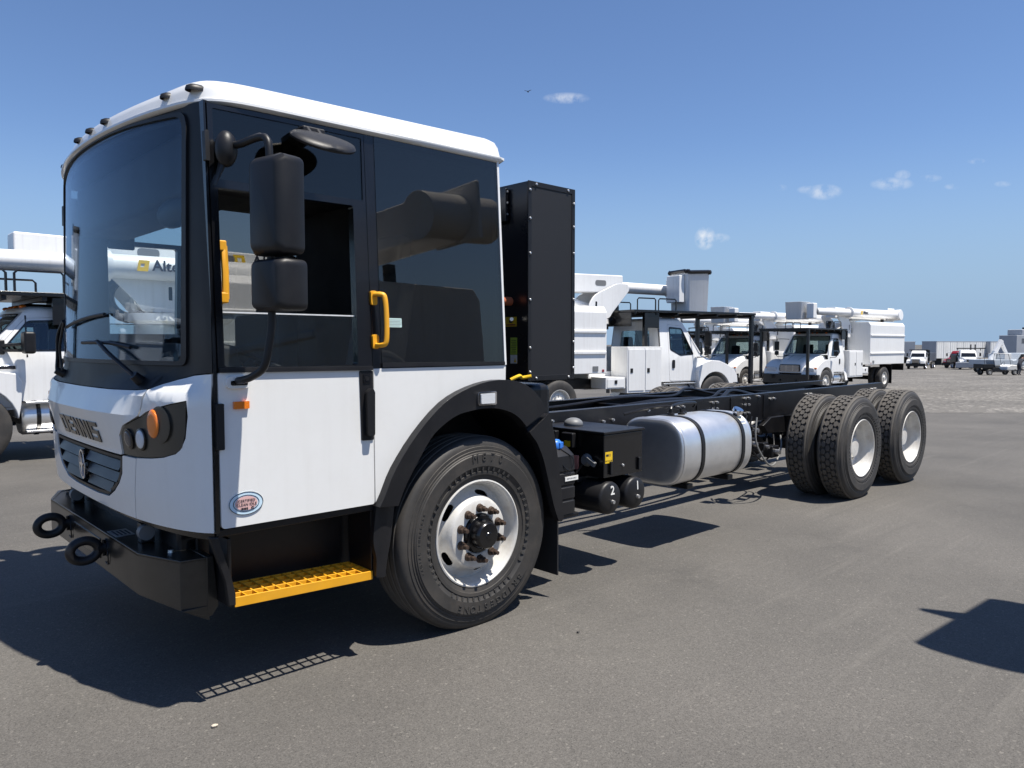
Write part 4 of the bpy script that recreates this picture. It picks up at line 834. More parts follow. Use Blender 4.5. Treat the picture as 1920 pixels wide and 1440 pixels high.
for (x, y, z, s_) in ((4.0, .62, .60, .07), (4.12, .66, .72, .06), (4.25, .60, .55, .05), (4.45, .62, .48, .075), (3.9, .7, .68, .06)):
    v = box('valve', CHAS, T, x-s_, x+s_, y-s_*.7, y+s_*.7, z-s_*.8, z+s_*.8, .012); MB().cyl((x, y-s_*.7, z), (x, y-s_*1.3, z), s_*.35, None, 8).build('valve_fitting', STEEL, v)
MB().cyl((0, .30, .50), (0, YR-.30, .50), .07, None, 16).build('axle', CHAS, T)
for yy in (.62, YR-.62): MB().prism([(-.75, .70), (0, .60), (.8, .72), (.8, .76), (0, .66), (-.75, .74)], 'y', yy-.045, yy+.045).build('leaf_spring', CHAS, T, .004)
box('engine', CHAS, T, .15, 1.35, .75, YR-.75, .45, 1.28, .05); box('engine_cover', CHAS, T, -.60, .30, .45, YR-.45, .80, 1.29, .03); box('front_cross_member', CHAS, T, -1.50, -1.36, .35, YR-.35, .55, .75, .02)
box('gearbox', CHAS, T, 1.35, 1.9, YC-.3, YC+.3, .55, 1.0, .05)
# radiator housing behind the cab
rx0, rx1, ry0, ry1, rz0, rz1 = .805, 1.255, .45, 2.05, 1.325, 2.645
rb_ = box('radiator_housing', BLACK, T, rx0, rx1, ry0, ry1, rz0, rz1, .012)
RPL = mat('radiator_plate', (.007, .0075, .011), .28, var=.1, vscale=3)
rb_.data.materials.clear(); rb_.data.materials.append(RPL)
fr = MB()
fr.box(rx0-.004, rx0+.028, ry0-.008, ry0-.001, rz0, rz1).box(rx1-.028, rx1+.004, ry0-.008, ry0-.001, rz0, rz1).box(rx0+.028, rx1-.028, ry0-.008, ry0-.001, rz1-.035, rz1).box(rx0+.028, rx1-.028, ry0-.008, ry0-.001, rz0, rz0+.035)
fr.build('screen_frame', PLAST, rb_, .002)
sm = box('screen', SCREEN, rb_, rx0+.028, rx1-.028, ry0-.004, ry0-.0015, rz0+.035, rz1-.035, 0)
nb = MB().lathe([(.0, -.010), (.006, -.009), (.010, -.004), (.010, 0)], n=10); bolt = None
for i, (x, z) in enumerate([(rx0+.012, rz0+(.06+.0)+q*1.2*1.0) for q in (0, .135, .40, .655, .845, 1.0)]+[(rx1-.010, rz0+.08+q*1.14) for q in (0, .16, .42, .70, .86, 1.0)]+[(rx0+.07, rz0+.018), (rx1-.06, rz0+.018), (rx0+.07, rz1-.018), (rx1-.07, rz1-.018)]):
    if bolt is None: bolt = nb.build('screen_bolt', STEEL, rb_); bolt.location = (x, ry0-.008, z)
    else: inst('screen_bolt', bolt, rb_, (x, ry0-.008, z))
box('housing_flange', BLACK, rb_, rx0-.035, rx0-.008, ry0+.18, ry1, rz1-.25, rz1-.03, .004)
for k in range(3): MB().lathe([(.0, -.006), (.008, -.004), (.008, 0)], o=(rx0-.02, ry0+.178, rz1-.05-.075*k), n=8).build('flange_bolt', STEEL, rb_)
# labels on its front face
l1 = box('label', LYEL, rb_, rx0-.0045, rx0-.0025, .555, .665, 1.690, 1.755, 0); box('label_mark', INK, rb_, rx0-.0055, rx0-.0046, .595, .625, 1.715, 1.740, 0); box('label_mark', RED, rb_, rx0-.0055, rx0-.0046, .565, .655, 1.697, 1.705, 0)
box('label', LGRN, rb_, rx0-.0045, rx0-.0025, .550, .615, 1.50, 1.615, 0); box('label', PAPER, rb_, rx0-.0045, rx0-.0025, .550, .615, 1.44, 1.498, 0)
for k in range(8): box('label_mark', INK, rb_, rx0-.0055, rx0-.0046, .557, .607-.004*(k % 3), 1.510+.012*k, 1.513+.012*k, 0)
MB().prism([(.556, 1.448), (.580, 1.448), (.568, 1.478)], 'x', rx0-.0055, rx0-.0046).build('label_mark', LYEL, rb_, 0)
MB().tube([(rx0-.12, .60, 1.86), (rx0-.06, .62, 1.86), (rx0+.01, .62, 1.86)], .030, 12).build('coolant_hose', ORNG, T); MB().cyl((rx0-.10, .5, 1.735), (rx0+.01, .62, 1.735), .012).build('pipe_stub', STEEL, T)
MB().tube(bez([(.62, .42, 1.34), (.68, .40, 1.365), (.74, .44, 1.35), (.79, .40, 1.36)], 4), .012, 8).build('yellow_strap', LYEL, T)
# battery box with isolator switch
bx0, bx1, by0, by1, bz0, bz1 = 1.20, 1.625, .12, .76, .665, .972
bb = box('battery_box', BLACK, T, bx0, bx1, by0, by1, bz0, bz1-.012, .006)
box('battery_lid', PLAST, bb, bx0-.012, bx1+.012, by0-.012, by1, bz1-.010, bz1+.008, .005)
lb = box('label', LYEL, bb, bx0+.012, bx0+.088, by0-.0022, by0-.0008, .765, .842, 0); box('label_mark', INK, bb, bx0+.020, bx0+.048, by0-.0032, by0-.0023, .812, .826, 0); box('label_mark', INK, bb, bx0+.058, bx0+.064, by0-.0032, by0-.0023, .810, .828, 0)
text('label_lettering', 'BATT CUT OFF', .0105, INK, bb, frame((bx0+.050, by0-.0028, .780), (1, 0, 0), (0, 0, 1)), .0002)
for x in (bx0+.055, bx1-.06): box('lid_latch', PLAST, bb, x, x+.022, by0-.018, by0-.001, bz0+.02, bz0+.11, .004)
MB().lathe([(.0, -.012), (.008, -.011), (.011, -.004), (.011, 0)], o=(bx0+.20, by0-.001, bz0+.07), n=12).build('lid_bolt', STEEL, bb)
MB().ball((1.37, .55, bz1+.02), .07, .07, .045).build('breather_dome', GREYP, bb)
sw = MB().lathe([(.0, -.03), (.030, -.03), (.042, -.012), (.046, 0)], o=(bx0, .27, .775), axis='x', n=20).build('isolator_switch', GREYP, T); MB().beam((bx0-.035, .24, .79), (bx0-.035, .17, .755), .024, .03).build('switch_lever', GREYP, sw)
box('key_tag', PINK, T, bx0-.02, bx0-.006, .335, .375, .70, .80, .004)
for (y0, y1, z0, z1) in ((.36, .47, .85, .955), (.52, .70, .82, .96)):
    c_ = box('fuse_cover', PLAST, T, bx0-.05, bx0-.004, y0, y1, z0, z1, .010); box('fuse_label', LYEL, c_, bx0-.0525, bx0-.0505, y0+.02, y0+.075, z0+.01, z0+.05, 0)
for k in range(2): MB().tube(bez([(bx0-.02, .30+.1*k, .74), (bx0-.07, .33+.1*k, .66), (bx0-.03, .42+.1*k, .60), (bx0+.02, .5, .62)], 5), .008, 6).build('battery_cable', CHAS, T)
box('tank_bracket', CHAS, T, 1.14, 1.66, .30, .80, .62, .66)
# two air reservoirs
for n_, x in (('2', 1.25), ('1', 1.525)):
    at = MB().lathe([(.0, 0), (.03, .001), (.07, .005), (.098, .013), (.108, .020), (.113, .034), (.113, .62), (.10, .66), (.06, .685), (0, .69)], o=(x, .085, .528), n=36).build('air_reservoir', PLAST, T, smooth=45)
    text('reservoir_number', n_, .085, PAPER, at, frame((x+.003, .085+.001, .580), (1, 0, -.0), (0, .06, 1)), .0012, bold=.001)
    MB().cyl((x, .09, .505), (x, .068, .505), .016, .013, 8).build('drain_plug', STEEL, at)
# fluid tank behind the wheel
dt = MB().loft([[(x, y, z) for (x, y) in rpoly([(.70, .10), (.905, .10), (.905, .52), (.70, .52)], .035, 4)] if i_ in (0, 99) else [(.8025+(x-.8025)*k, .31+(y-.31)*k, z) for (x, y) in rpoly([(.70, .10), (.905, .10), (.905, .52), (.70, .52)], .035, 4)] for i_, (z, k) in enumerate(((.485, .93), (.495, 1), (.565, 1), (.572, .965), (.580, .965), (.587, 1), (.655, 1), (.662, .965), (.670, .965), (.677, 1), (.745, 1), (.752, .965), (.760, .965), (.767, 1), (.86, .97), (.91, .75), (.925, .55)))]).build('fluid_tank', PLAST, T, .004, smooth=30)
MB().lathe([(.050, .0), (.052, .01), (.046, .04), (.030, .055), (.0, .058)], o=(.79, .19, .905), axis='z', n=20).build('filler_cap', BLUEC, dt, smooth=40)
for k in range(8):
    a = 2*math.pi*k/8; box('cap_grip', BLUEC, dt, .79+.048*math.cos(a)-.008, .79+.048*math.cos(a)+.008, .19+.048*math.sin(a)-.008, .19+.048*math.sin(a)+.008, .907, .945, .004)
MB().tube(bez([(.80, .14, .90), (.86, .09, .84), (.84, .092, .77), (.78, .10, .80), (.79, .15, .90)], 5), .003, 6).build('cap_cord', CHAS, dt)
tb = box('tank_band', PAPER, dt, .79, .912, .094, .0985, .700, .728, 0); text('band_lettering', 'DEF FLUID ONLY', .012, INK, dt, frame((.850, .0935, .714), (1, 0, 0), (0, 0, 1)), .0002)
box('tank_support', CHAS, T, .70, .95, .12, .80, .455, .478)
# fuel tank: rounded-square section along x
def sec(yc, zc, w_, h_, r, n=10):
    return rpoly([(yc-w_/2, zc-h_/2), (yc+w_/2, zc-h_/2), (yc+w_/2, zc+h_/2), (yc-w_/2, zc+h_/2)], r, n)
tz, ty, tw, th_ = .735, .385, .60, .52
s0 = sec(ty, tz, tw, th_, .25, 12)
lp = []
for (x, k) in ((2.085, .80), (2.088, .95), (2.095, .985), (2.105, 1.0), (3.085, 1.0), (3.095, .985), (3.102, .95), (3.105, .80)):
    lp.append([(x, ty+(a-ty)*k, tz+(b-tz)*k) for a, b in s0])
ft = MB().loft(lp).build('fuel_tank', ALU, T, smooth=50)
for x in (2.10, 3.06): MB().loft([[(x+dx, ty+(a-ty)*k, tz+(b-tz)*k) for a, b in s0] for dx, k in ((0, 1.0), (.008, 1.012), (.022, 1.012), (.03, 1.0))], cap=False).build('tank_seam', ALU, ft)
for x in (2.33, 2.93):
    MB().loft([[(x+dx, ty+(a-ty)*k, tz+(b-tz)*k) for a, b in s0] for dx, k in ((0, 1.0), (.002, 1.028), (.046, 1.028), (.048, 1.0))], cap=False).build('tank_strap', PLAST, ft, .003)
MB().lathe([(.034, 0), (.034, .035), (.044, .036), (.046, .06), (.040, .070), (0, .072)], o=(0, 0, 0), axis='z', n=20).build('filler_cap', CHROME, ft).matrix_basis = Matrix.Translation((3.02, .20, .965)) @ Matrix.Rotation(R(28), 4, 'X')
for (x, y) in ((2.40, .42), (2.52, .40), (2.62, .45)): MB().lathe([(.03, 0), (.03, .02), (.016, .024), (.014, .05), (0, .05)], o=(x, y, tz+th_/2-.003), axis='z', n=14).build('tank_fitting', CHAS, ft)
MB().tube(bez([(2.40, .42, 1.04), (2.46, .44, 1.07), (2.7, .5, 1.075), (2.95, .55, 1.06), (3.0, .6, 1.02)], 5), .012, 8).build('fuel_line', CHAS, ft); MB().tube(bez([(2.52, .40, 1.04), (2.45, .5, 1.06), (2.3, .6, 1.04), (2.15, .7, 1.0)], 5), .012, 8).build('fuel_line', CHAS, ft)
bx_ = patch('tank_label', [(2.975, .12), (3.05, .12), (3.05, .20), (2.975, .20)], [], lambda x, t_, off: (x, ty-tw/2+.043-.0+.25*(1-math.cos((t_)*2.2))*.2, .90+t_*.35) if False else (x, .118-off+(t_-.12)*.6, .905+(t_-.12)*.75), .001, mat('label_cream', (.70, .68, .55), .5), ft, .1, .1)
for x in (2.345, 2.945): box('tank_bracket', CHAS, T, x-.03, x+.05, .20, .80, .430, .470, .006)
# loose lines hanging under the frame
for k in range(5):
    x0_ = .75+.1*k; MB().tube(bez([(x0_, .55, .8), (x0_+.05, .42+.03*k, .55), (x0_+.12, .45, .42), (x0_+.2, .6, .5)], 5), .010, 6).build('hanging_line', CHAS, T)

# ------------------------------------------------------------------ bucket trucks of the yard
def copy_tree(o, parent=None):
    c = o.copy(); COL.objects.link(c); c.parent = parent
    for ch in list(o.children): copy_tree(ch, c)
    return c
def simple_wheel(root, x, y, s_, r=.50, wd=.27, first=[None], rimm=None):
    key = (r, wd, rimm.name if rimm else '')
    rimm = rimm or RIMW
    if key not in simple_wheel.c:
        t = MB().lathe(full([(r*.56, .03), (r*.58, .01), (r*.70, .0), (r*.85, .0), (r*.93, .012), (r*.985, .03), (r, .055)], wd), n=40)
        t.v = [(a, b, max(c, -(r-.012))) for a, b, c in t.v]; t = t.build('tyre', RUB, root, smooth=30)
        m_ = MB().lathe([(r*.57, .035), (r*.575, .012), (r*.55, .012), (r*.52, .05), (r*.50, .10), (r*.40, .085), (r*.36, .06), (r*.20, .055), (r*.19, .03), (r*.14, .0), (0, -.005)], n=32).build('rim', rimm, root, smooth=35)
        nt_ = MB().cyl((0, .06, 0), (0, .03, 0), .017, None, 6); n1 = None
        for k in range(8):
            a = 2*math.pi*k/8; l = (r*.29*math.cos(a), 0, r*.29*math.sin(a))
            if n1 is None: n1 = nt_.build('wheel_nut', STEEL, m_); n1.location = l
            else: inst('wheel_nut', n1, m_, l)
        simple_wheel.c[key] = (t, m_); L_ = [t, m_]
    else: L_ = [copy_part(q, root, (0, 0, 0), (0, 0, 0)) for q in simple_wheel.c[key]]
    for q in L_: q.location = (x, y, r-.010); q.rotation_euler = (0, 0, 0 if s_ < 0 else math.pi)
simple_wheel.c = {}
M2 = dict(out=[(-.44, .86), (-.43, 1.60), (-.98, 2.40), (-1.80, 2.42), (-1.85, .86)], door=[(-.60, .88), (-.575, 1.45), (-.60, 1.60), (-1.02, 2.30), (-1.50, 2.32), (-1.53, 1.3), (-1.50, .88)],
          win=[(-.67, 1.56), (-1.02, 2.23), (-1.45, 2.26), (-1.47, 1.68), (-1.14, 1.53)], ws=((-.43, 1.60), (-.98, 2.40)), roof=2.42, hz=1.60, back=(-1.80, 2.42, -1.85, .86), hw=(1.02, .88), nose=0., rz=2.68)
F7 = dict(out=[(-.26, .72), (-.24, 1.52), (-.70, 2.06), (-1.32, 2.08), (-1.36, .72)], door=[(-.30, .76), (-.28, 1.30), (-.34, 1.52), (-.72, 1.98), (-1.24, 2.0), (-1.27, 1.3), (-1.27, .76)],
          win=[(-.42, 1.53), (-.75, 1.945), (-1.17, 1.96), (-1.21, 1.53)], ws=((-.24, 1.52), (-.70, 2.06)), roof=2.08, hz=1.50, back=(-1.32, 2.08, -1.36, .72), hw=(.98, .86), nose=.05, rz=2.34)
def bucket_truck(name, st, loc, rz, chip0=-3.7, chip1=-7.4, wb=5.3, letters='Altec', bucket_x=-.7, tank=True, boom_z=3.28, ct=None, guard=(None, 1.18), lett=None, buck=(.02, 1.06, True), lodz=0.):
    t = empty(name, loc, rz); H0, H1 = st['hw']; zr = st['roof']; ws0, ws1 = st['ws']; bx = st['back']; RK = st['rz']; dz = RK-2.68
    hwz = lambda z: float(np.interp(z, [1.45, zr], [H0, H1]))
    for y in (-.43, .43): box('frame_rail', CHAS, t, chip1-.1, .75, y-.04, y+.04, .72, .96, .006)
    for s_ in (-1, 1):
        simple_wheel(t, 0, s_*1.15, s_); simple_wheel(t, -wb, s_*1.20, s_); 
        simple_wheel(t, -wb, s_*.62, -s_)
    MB().cyl((0, -.9, .49), (0, .9, .49), .06).build('axle', CHAS, t); MB().cyl((-wb, -.9, .49), (-wb, .9, .49), .09).build('axle', CHAS, t)
    bp = MB().prism([(.66, -1.21), (.84, -1.21), (.98, -.9), (.98, .9), (.84, 1.21), (.66, 1.21)], 'z', .42, .80).build('bumper', BLACK, t, .02)
    for y in (-.35, .35): box('tow_eye', CHAS, bp, .96, 1.02, y-.03, y+.03, .50, .60, .01)
    # hood
    zt = st['hz']; secs = []
    for (x, h_, z1) in ((ws0[0]-.02, .86, zt), (.0, .74, zt-.05), (.35, .64, zt-.14), (.62, .56, zt-.24), (.78, .52, zt-.36), (.84, .50, zt-.50)):
        pr_ = [(-h_, .86), (-h_, z1-.16), (-h_*.93, z1-.06), (-h_*.75, z1-.01), (-h_*.4, z1+.012), (0, z1+.016), (h_*.4, z1+.012), (h_*.75, z1-.01), (h_*.93, z1-.06), (h_, z1-.16), (h_, .86)]
        secs.append([(x, a, b) for a, b in pr_])
    hd = MB().loft(secs).build('hood', WHITE2, t, smooth=50)
    for y in (-.34, .34): MB().tube([(x, y*k, z+.004) for x, k, z in ((ws0[0]-.02, 1, zt), (.0, .86, zt-.04), (.35, .74, zt-.13), (.62, .66, zt-.235))], .006, 5).build('hood_crease', GREYP, hd)
    gr = MB().prism(rpoly([(-.44, .90), (.44, .90), (.47, 1.02), (.42, zt-.40), (-.42, zt-.40), (-.47, 1.02)], .04, 3), 'x', .78, .862).build('grille', BLACK, t, .008)
    nsl = 6
    for k in range(nsl): z = .925+(zt-.46-.925)*k/(nsl-1); box('slat', CHROME, gr, .858, .872, -.41, .41, z-.010, z+.010, .003)
    for y in (-.15, .15): box('slat', CHROME, gr, .856, .868, y-.008, y+.008, .91, zt-.42, .002)
    for s_ in (-1, 1):
        Y = lambda a, b: (min(s_*a, s_*b), max(s_*a, s_*b))
        po = [(-.60, .80), (-.62, 1.10), (-.56, 1.22)]+[(-.44, zt-.26), (-.15, zt-.20), (.15, zt-.22), (.45, zt-.32), (.70, zt-.46), (.82, .98), (.84, .80), (.70, .66), (.58, .60)]
        pi_ = arc(0, .52, .57, 8, 172, 14)
        y0, y1 = Y(.50, 1.16); fe = MB().prism(po+pi_, 'y', y0, y1).build('fender', WHITE2, t, .07, seg=3)
        y0, y1 = Y(.60, 1.04); MB().prism(rpoly([(y0, .93), (y1, .93), (y1, 1.06), (y0+(0 if s_ < 0 else .1), 1.10), (y0, 1.08)], .04, 3), 'x', .76, .850).build('headlight', LENS, fe, .02)
        y0, y1 = Y(1.0, 1.12); box('turn_signal', AMBER, fe, .74, .80, y0, y1, 1.02, 1.08, .01)
        y0, y1 = Y(.45, 1.0); MB().lathe([(.60, y0-0), (.60, y1)], o=(0, 0, .52), axis='y', n=24, a0=0, a1=math.pi).build('fender_liner', CHAS, fe)
        # cab side
        sm_ = lambda x, z, off, s_=s_: (x, s_*(hwz(z)+off), z)
        D = rpoly(st['door'], .05, 4); big = [(cx_*1.0, cz_) for cx_, cz_ in D]
        cxm = sum(p[0] for p in D)/len(D); czm = sum(p[1] for p in D)/len(D); big = [(cxm+(a-cxm)*1.012, czm+(b-czm)*1.008) for a, b in D]
        patch('cab_side', st['out'], [big], sm_, .03, WHITE2, t, .25, .25, smooth=30)
        W_ = rpoly(st['win'], .05, 4); dr = patch('door', D, [W_], sm_, .04, WHITE2, t, .25, .25, off=.004, smooth=30, bevel=.006)
        wm = (sum(p[0] for p in W_)/len(W_), sum(p[1] for p in W_)/len(W_)); Wi = [(wm[0]+(a-wm[0])*.93, wm[1]+(b-wm[1])*.93) for a, b in W_]; Wo = [(wm[0]+(a-wm[0])*1.03, wm[1]+(b-wm[1])*1.03) for a, b in W_]
        patch('window_seal', Wo, [Wi], sm_, .02, BLACK, dr, .5, .5, off=.010)
        patch('window', Wo, [], sm_, .004, GLC, dr, .5, .5, off=-.006, smooth=60)
        xq = wm[0]+.16; patch('window_divider', [(xq, wm[1]-.30), (xq+.02, wm[1]-.30), (xq+.01, wm[1]+.28), (xq-.01, wm[1]+.28)], [], sm_, .02, BLACK, dr, .5, .5, off=.004)
        hx = min(p[0] for p in D)+.10; patch('door_handle', rpoly([(hx, 1.20), (hx+.09, 1.20), (hx+.09, 1.42), (hx, 1.42)], .035, 4), [], sm_, .02, PLAST, dr, .3, .3, off=.022, bevel=.006)
        # mirror on its bracket
        mx_ = ws0[0]-.12; ym = s_*(H0+.30)
        if st is not F7:
            ma = MB().tube(bez([(mx_, s_*H0, ws0[1]-.12), (mx_+.08, ym-s_*.02, ws0[1]-.10), (mx_+.09, ym, ws0[1]+.05), (mx_+.09, ym, ws0[1]+.60), (mx_+.04, ym-s_*.05, ws0[1]+.66), (mx_-.2, s_*(H1+.02), ws0[1]+.64)], 4), .014, 6).build('mirror_arm', BLACK, t)
            box('mirror', PLAST, ma, mx_+.05, mx_+.14, ym-.10, ym+.10, ws0[1]+.17, ws0[1]+.55, .03); box('convex_mirror', PLAST, ma, mx_+.05, mx_+.14, ym-.09, ym+.09, ws0[1]-.04, ws0[1]+.13, .03)
        # step and tank
        y0, y1 = Y(.62, 1.06); cabx = st['out'][-1][0]
        if tank:
            tk = MB().lathe([(0, cabx+.05), (.22, cabx+.05), (.25, cabx+.09), (.25, -.66), (.22, -.62), (0, -.62)], o=(0, s_*.80, .60), axis='x', n=28).build('fuel_tank', ALU, t, smooth=45)
            for xx in (cabx+.3, -.85): MB().lathe([(.253, xx), (.262, xx+.005), (.262, xx+.05), (.253, xx+.055)], o=(0, s_*.80, .60), axis='x', n=28).build('tank_strap', BLACK, tk)
            y0, y1 = Y(.86, 1.10); box('step_tread', ALU, tk, cabx+.1, -.66, y0, y1, .80, .83, .006); box('step_tread', ALU, tk, cabx+.1, -.66, y0, y1, .40, .43, .006)
            for k in range(5): xx = cabx+.15+(-.75-cabx)*k/4*.9; box('step_cleat', CHAS, tk, xx, xx+.05, y0+.03, y1-.03, .831, .836, 0)
        # cabinet behind the cab
        cb0, cb1 = chip0+.65, bx[2]-.08; y0, y1 = Y(.55, 1.18); yo = s_*1.18
        cab_ = box('cabinet', WHITE2, t, cb0, cb1, y0, y1, .62, 1.76, .012)
        for k in range(2):
            xa = cb0+.04+(cb1-cb0-.04)*k/2; xb = xa+(cb1-cb0-.12)/2; yy = sorted((yo, yo+s_*.014)); dd = box('cabinet_door', WHITE2, cab_, xa, xb, yy[0]+.001*s_, yy[1], .68, 1.70, .006)
            yy = sorted((yo+s_*.012, yo+s_*.026)); box('cabinet_latch', PLAST, cab_, xa+.05, xa+.13, yy[0], yy[1], 1.12, 1.23, .006)
        y0, y1 = Y(.55, 1.14); lb_ = box('lower_box', WHITE2, t, chip0+.02, cb0-.02, y0, y1, .74, 1.02, .01); yy = sorted((s_*1.14, s_*1.152)); box('box_door', WHITE2, lb_, chip0+.06, cb0-.06, yy[0], yy[1], .77, .98, .006); yy = sorted((s_*1.152, s_*1.165)); box('box_latch', PLAST, lb_, (chip0+cb0)/2-.04, (chip0+cb0)/2+.04, yy[0], yy[1], .86, .95, .006)
        # outrigger
        MB().beam((cb1-.02, s_*.95, 1.0), (cb1+.12, s_*1.12, .48), .10, .12).build('outrigger', WHITE2, t, .01)
        # chip body side ribs
    box('cab_floor', INTR, t, st['out'][-1][0]+.02, ws0[0]-.03, -.95, .95, st['out'][0][1], st['out'][0][1]+.04)
    # windscreen, back wall, roof
    wm_ = lambda y, k, off: ((ws0[0]+(ws1[0]-ws0[0])*k)+.10*(1-(y/H0)**2)+off*.8, y*(H0+(H1-H0)*k)/H0, ws0[1]+(ws1[1]-ws0[1])*k+off*.6)
    Wf = [(-H0, 0), (H0, 0), (H0, 1), (-H0, 1)]; Wg = rpoly([(-H0*.90, .06), (H0*.90, .06), (H0*.90, .94), (-H0*.90, .94)], .06, 4)
    wf = patch('windscreen_frame', Wf, [Wg], wm_, .03, WHITE2, t, .15, .25, smooth=40)
    patch('windscreen_seal', rpoly([(-H0*.93, .03), (H0*.93, .03), (H0*.93, .97), (-H0*.93, .97)], .06, 4), [Wg], wm_, .012, BLACK, wf, .15, .25, off=.006)
    patch('windscreen', [(a*1.01, .5+(b-.5)*1.02) for a, b in Wg], [], wm_, .004, GLC, t, .15, .25, off=-.004, smooth=60)
    bm__ = lambda y, z, off: (float(np.interp(z, [bx[3], bx[1]], [bx[2], bx[0]]))-off, y*hwz(z)/H0, z)
    Bh = rpoly([(-.62, ws0[1]+.06), (.62, ws0[1]+.06), (.62, zr-.24), (-.62, zr-.24)], .05, 4)
    bw = patch('cab_back', [(-H0, bx[3]), (H0, bx[3]), (H0, bx[1]), (-H0, bx[1])], [Bh], bm__, .03, WHITE2, t, .4, .4)
    patch('rear_window', [(a*1.02, b) for a, b in Bh], [], bm__, .004, GLC, bw, .4, .4, off=-.01, smooth=60)
    rf = []
    for (z, i_) in ((zr-.03, 0.0), (zr+.01, .0), (zr+.05, .04), (zr+.075, .12), (zr+.085, .30)):
        rf.append([(x, y, z) for x, y in rpoly([(bx[0]+i_, -H1+i_), (ws1[0]-i_*.9, -H1+i_), (ws1[0]+.09-i_, 0), (ws1[0]-i_*.9, H1-i_), (bx[0]+i_, H1-i_)], [.1, .12, .5, .12, .1], 4)])
    rfo = MB().loft(rf).build('roof', WHITE2, t, smooth=50)
    for y in (-.6, -.2, 0, .2, .6): MB().ball((ws1[0]-.05, y, zr+.075), .05, .05, .03, 10, 6).build('marker_light', AMBER, rfo)
    box('dashboard', INTR, t, ws0[0]-.28, ws0[0]-.02, -.9, .9, ws0[1]-.35, ws0[1]-.02, .04)
    for y in (-.5, .5):
        se = box('seat', INTR, t, bx[0]+.15, bx[0]+.62, y-.24, y+.24, ws0[1]-.42, ws0[1]-.25, .04); MB().prism([(bx[0]+.10, ws0[1]-.3), (bx[0]+.24, ws0[1]-.3), (bx[0]+.18, ws0[1]+.42), (bx[0]+.08, ws0[1]+.42)], 'y', y-.22, y+.22).build('backrest', INTR, se, .04)
    c = Vector((ws0[0]-.42, .5, ws0[1]-.02)); MB().tube([c+Vector((.10*math.sin(a), .21*math.cos(a), .18*math.sin(a))) for a in [2*math.pi*i/24 for i in range(25)]], .014, 6).build('steering_wheel', INTR, t)
    # chip body
    ct = ct or 3.02+dz*.8; body = MB().prism([(-1.20, 1.12), (1.20, 1.12), (1.20, ct-.14), (1.10, ct), (-1.10, ct), (-1.20, ct-.14)], 'x', chip1, chip0).build('chip_body', WHITE2, t, .02)
    for s_ in (-1, 1):
        for z in (1.62, ct-.60): yy = sorted((s_*1.2, s_*1.235)); MB().prism([(yy[0], z-.05), (yy[1], z-.03) if s_ > 0 else (yy[1], z-.05), (yy[1], z+.03) if s_ > 0 else (yy[1], z+.05), (yy[0], z+.05)] if s_ > 0 else [(yy[0], z-.03), (yy[1], z-.05), (yy[1], z+.05), (yy[0], z+.03)], 'x', chip1+.03, chip0-.03).build('body_rib', WHITE2, body, .01)
        yy = sorted((s_*1.201, s_*1.212)); box('reflector', RED, body, chip0-.14, chip0-.08, yy[0], yy[1], 1.16, 1.22, .004); box('data_plate', GREYP, body, chip0-.42, chip0-.26, yy[0], yy[1], 1.18, 1.30, 0)
        yy = sorted((s_*.62, s_*1.18)); box('mudflap', CHAS, t, -wb-.80, -wb-.78, yy[0], yy[1], .22, 1.10, .004); box('tail_bar', CHAS, t, chip1-.02, chip1+.02, yy[0], yy[1], .80, 1.10, .01)
    # turret, booms and bucket
    tx = chip0+.42
    ped = MB().lathe([(.44, .96), (.44, 1.40), (.36, 1.52), (.32, 2.30+dz), (.46, 2.34+dz), (.46, 2.46+dz), (0, 2.46+dz)], o=(tx, 0, 0), axis='z', n=32).build('pedestal', WHITE2, t, smooth=35)
    box('pedestal_foot', WHITE2, ped, tx-.46, tx+.46, -.52, .52, .96, 1.14, .02)
    tur = None
    for y in (-.36, .36):
        p_ = rpoly([(tx-.42, 2.47+dz), (tx+.30, 2.47+dz), (tx+.40, 2.62+dz), (tx+.95, 3.20+dz), (tx+.90, 3.36+dz), (tx+.55, 3.36+dz), (tx-.25, 3.02+dz)], [.05, .10, .10, .06, .06, .1, .25], 4)
        o_ = MB().prism(p_, 'y', y-.03, y+.03).build('turret_plate', WHITE2, t, .008)
        for (xx, zz) in ((tx-.12, 2.78+dz), (tx-.36, 2.64+dz)): box('turret_slot', BLACK, o_, xx-.03, xx+.03, y-.036, y+.036, zz-.11, zz+.11, .01)
    bz = boom_z+dz; 
    lb = MB().prism([(-.21, -.21), (.21, -.21), (.21, .21), (-.21, .21)], 'x', 0, 1)
    def boom(p0, p1, w_, h_, nm_, m=WHITE2, bev=.03): return MB().beam(p0, p1, w_, h_).build(nm_, m, t, bev, seg=3)
    lo_ = boom((tx+.88+lodz*4.3, 0, bz+lodz), (chip1-.7, 0, bz-.06+lodz), .44, .46-lodz*.4, 'lower_boom')
    bz += lodz
    for xx in (tx+.15, tx-1.1, chip1+.9):
        for y in (-.222, .222): MB().prism(rpoly([(xx-.17, bz-.06), (xx+.17, bz-.06), (xx+.17, bz+.08), (xx-.17, bz+.08)], .06, 4), 'y', y-.003, y+.003).build('boom_plate', GREYP, lo_, 0)
    for s_ in (-1, 1):
        text('boom_lettering', letters, .30, INK, lo_, frame((tx-1.9, s_*.2245, bz-.005), (-s_*-1, 0, 0) if s_ < 0 else (-1, 0, 0), (0, 0, 1)), .001, bold=.004)
        lx = tx-1.9-(.52 if s_ < 0 else -.52); patch('boom_emblem', [(lx-.10, bz-.10), (lx+.10, bz-.10), (lx+.14, bz+.10), (lx-.06, bz+.10)], [[(lx-.02, bz-.02), (lx-.01, bz+.05), (lx+.07, bz+.05), (lx+.05, bz-.02)]], lambda x, z, off, s_=s_: (x, s_*(.2235+off), z), .002, LYEL, lo_, .5, .5)
    bz -= lodz
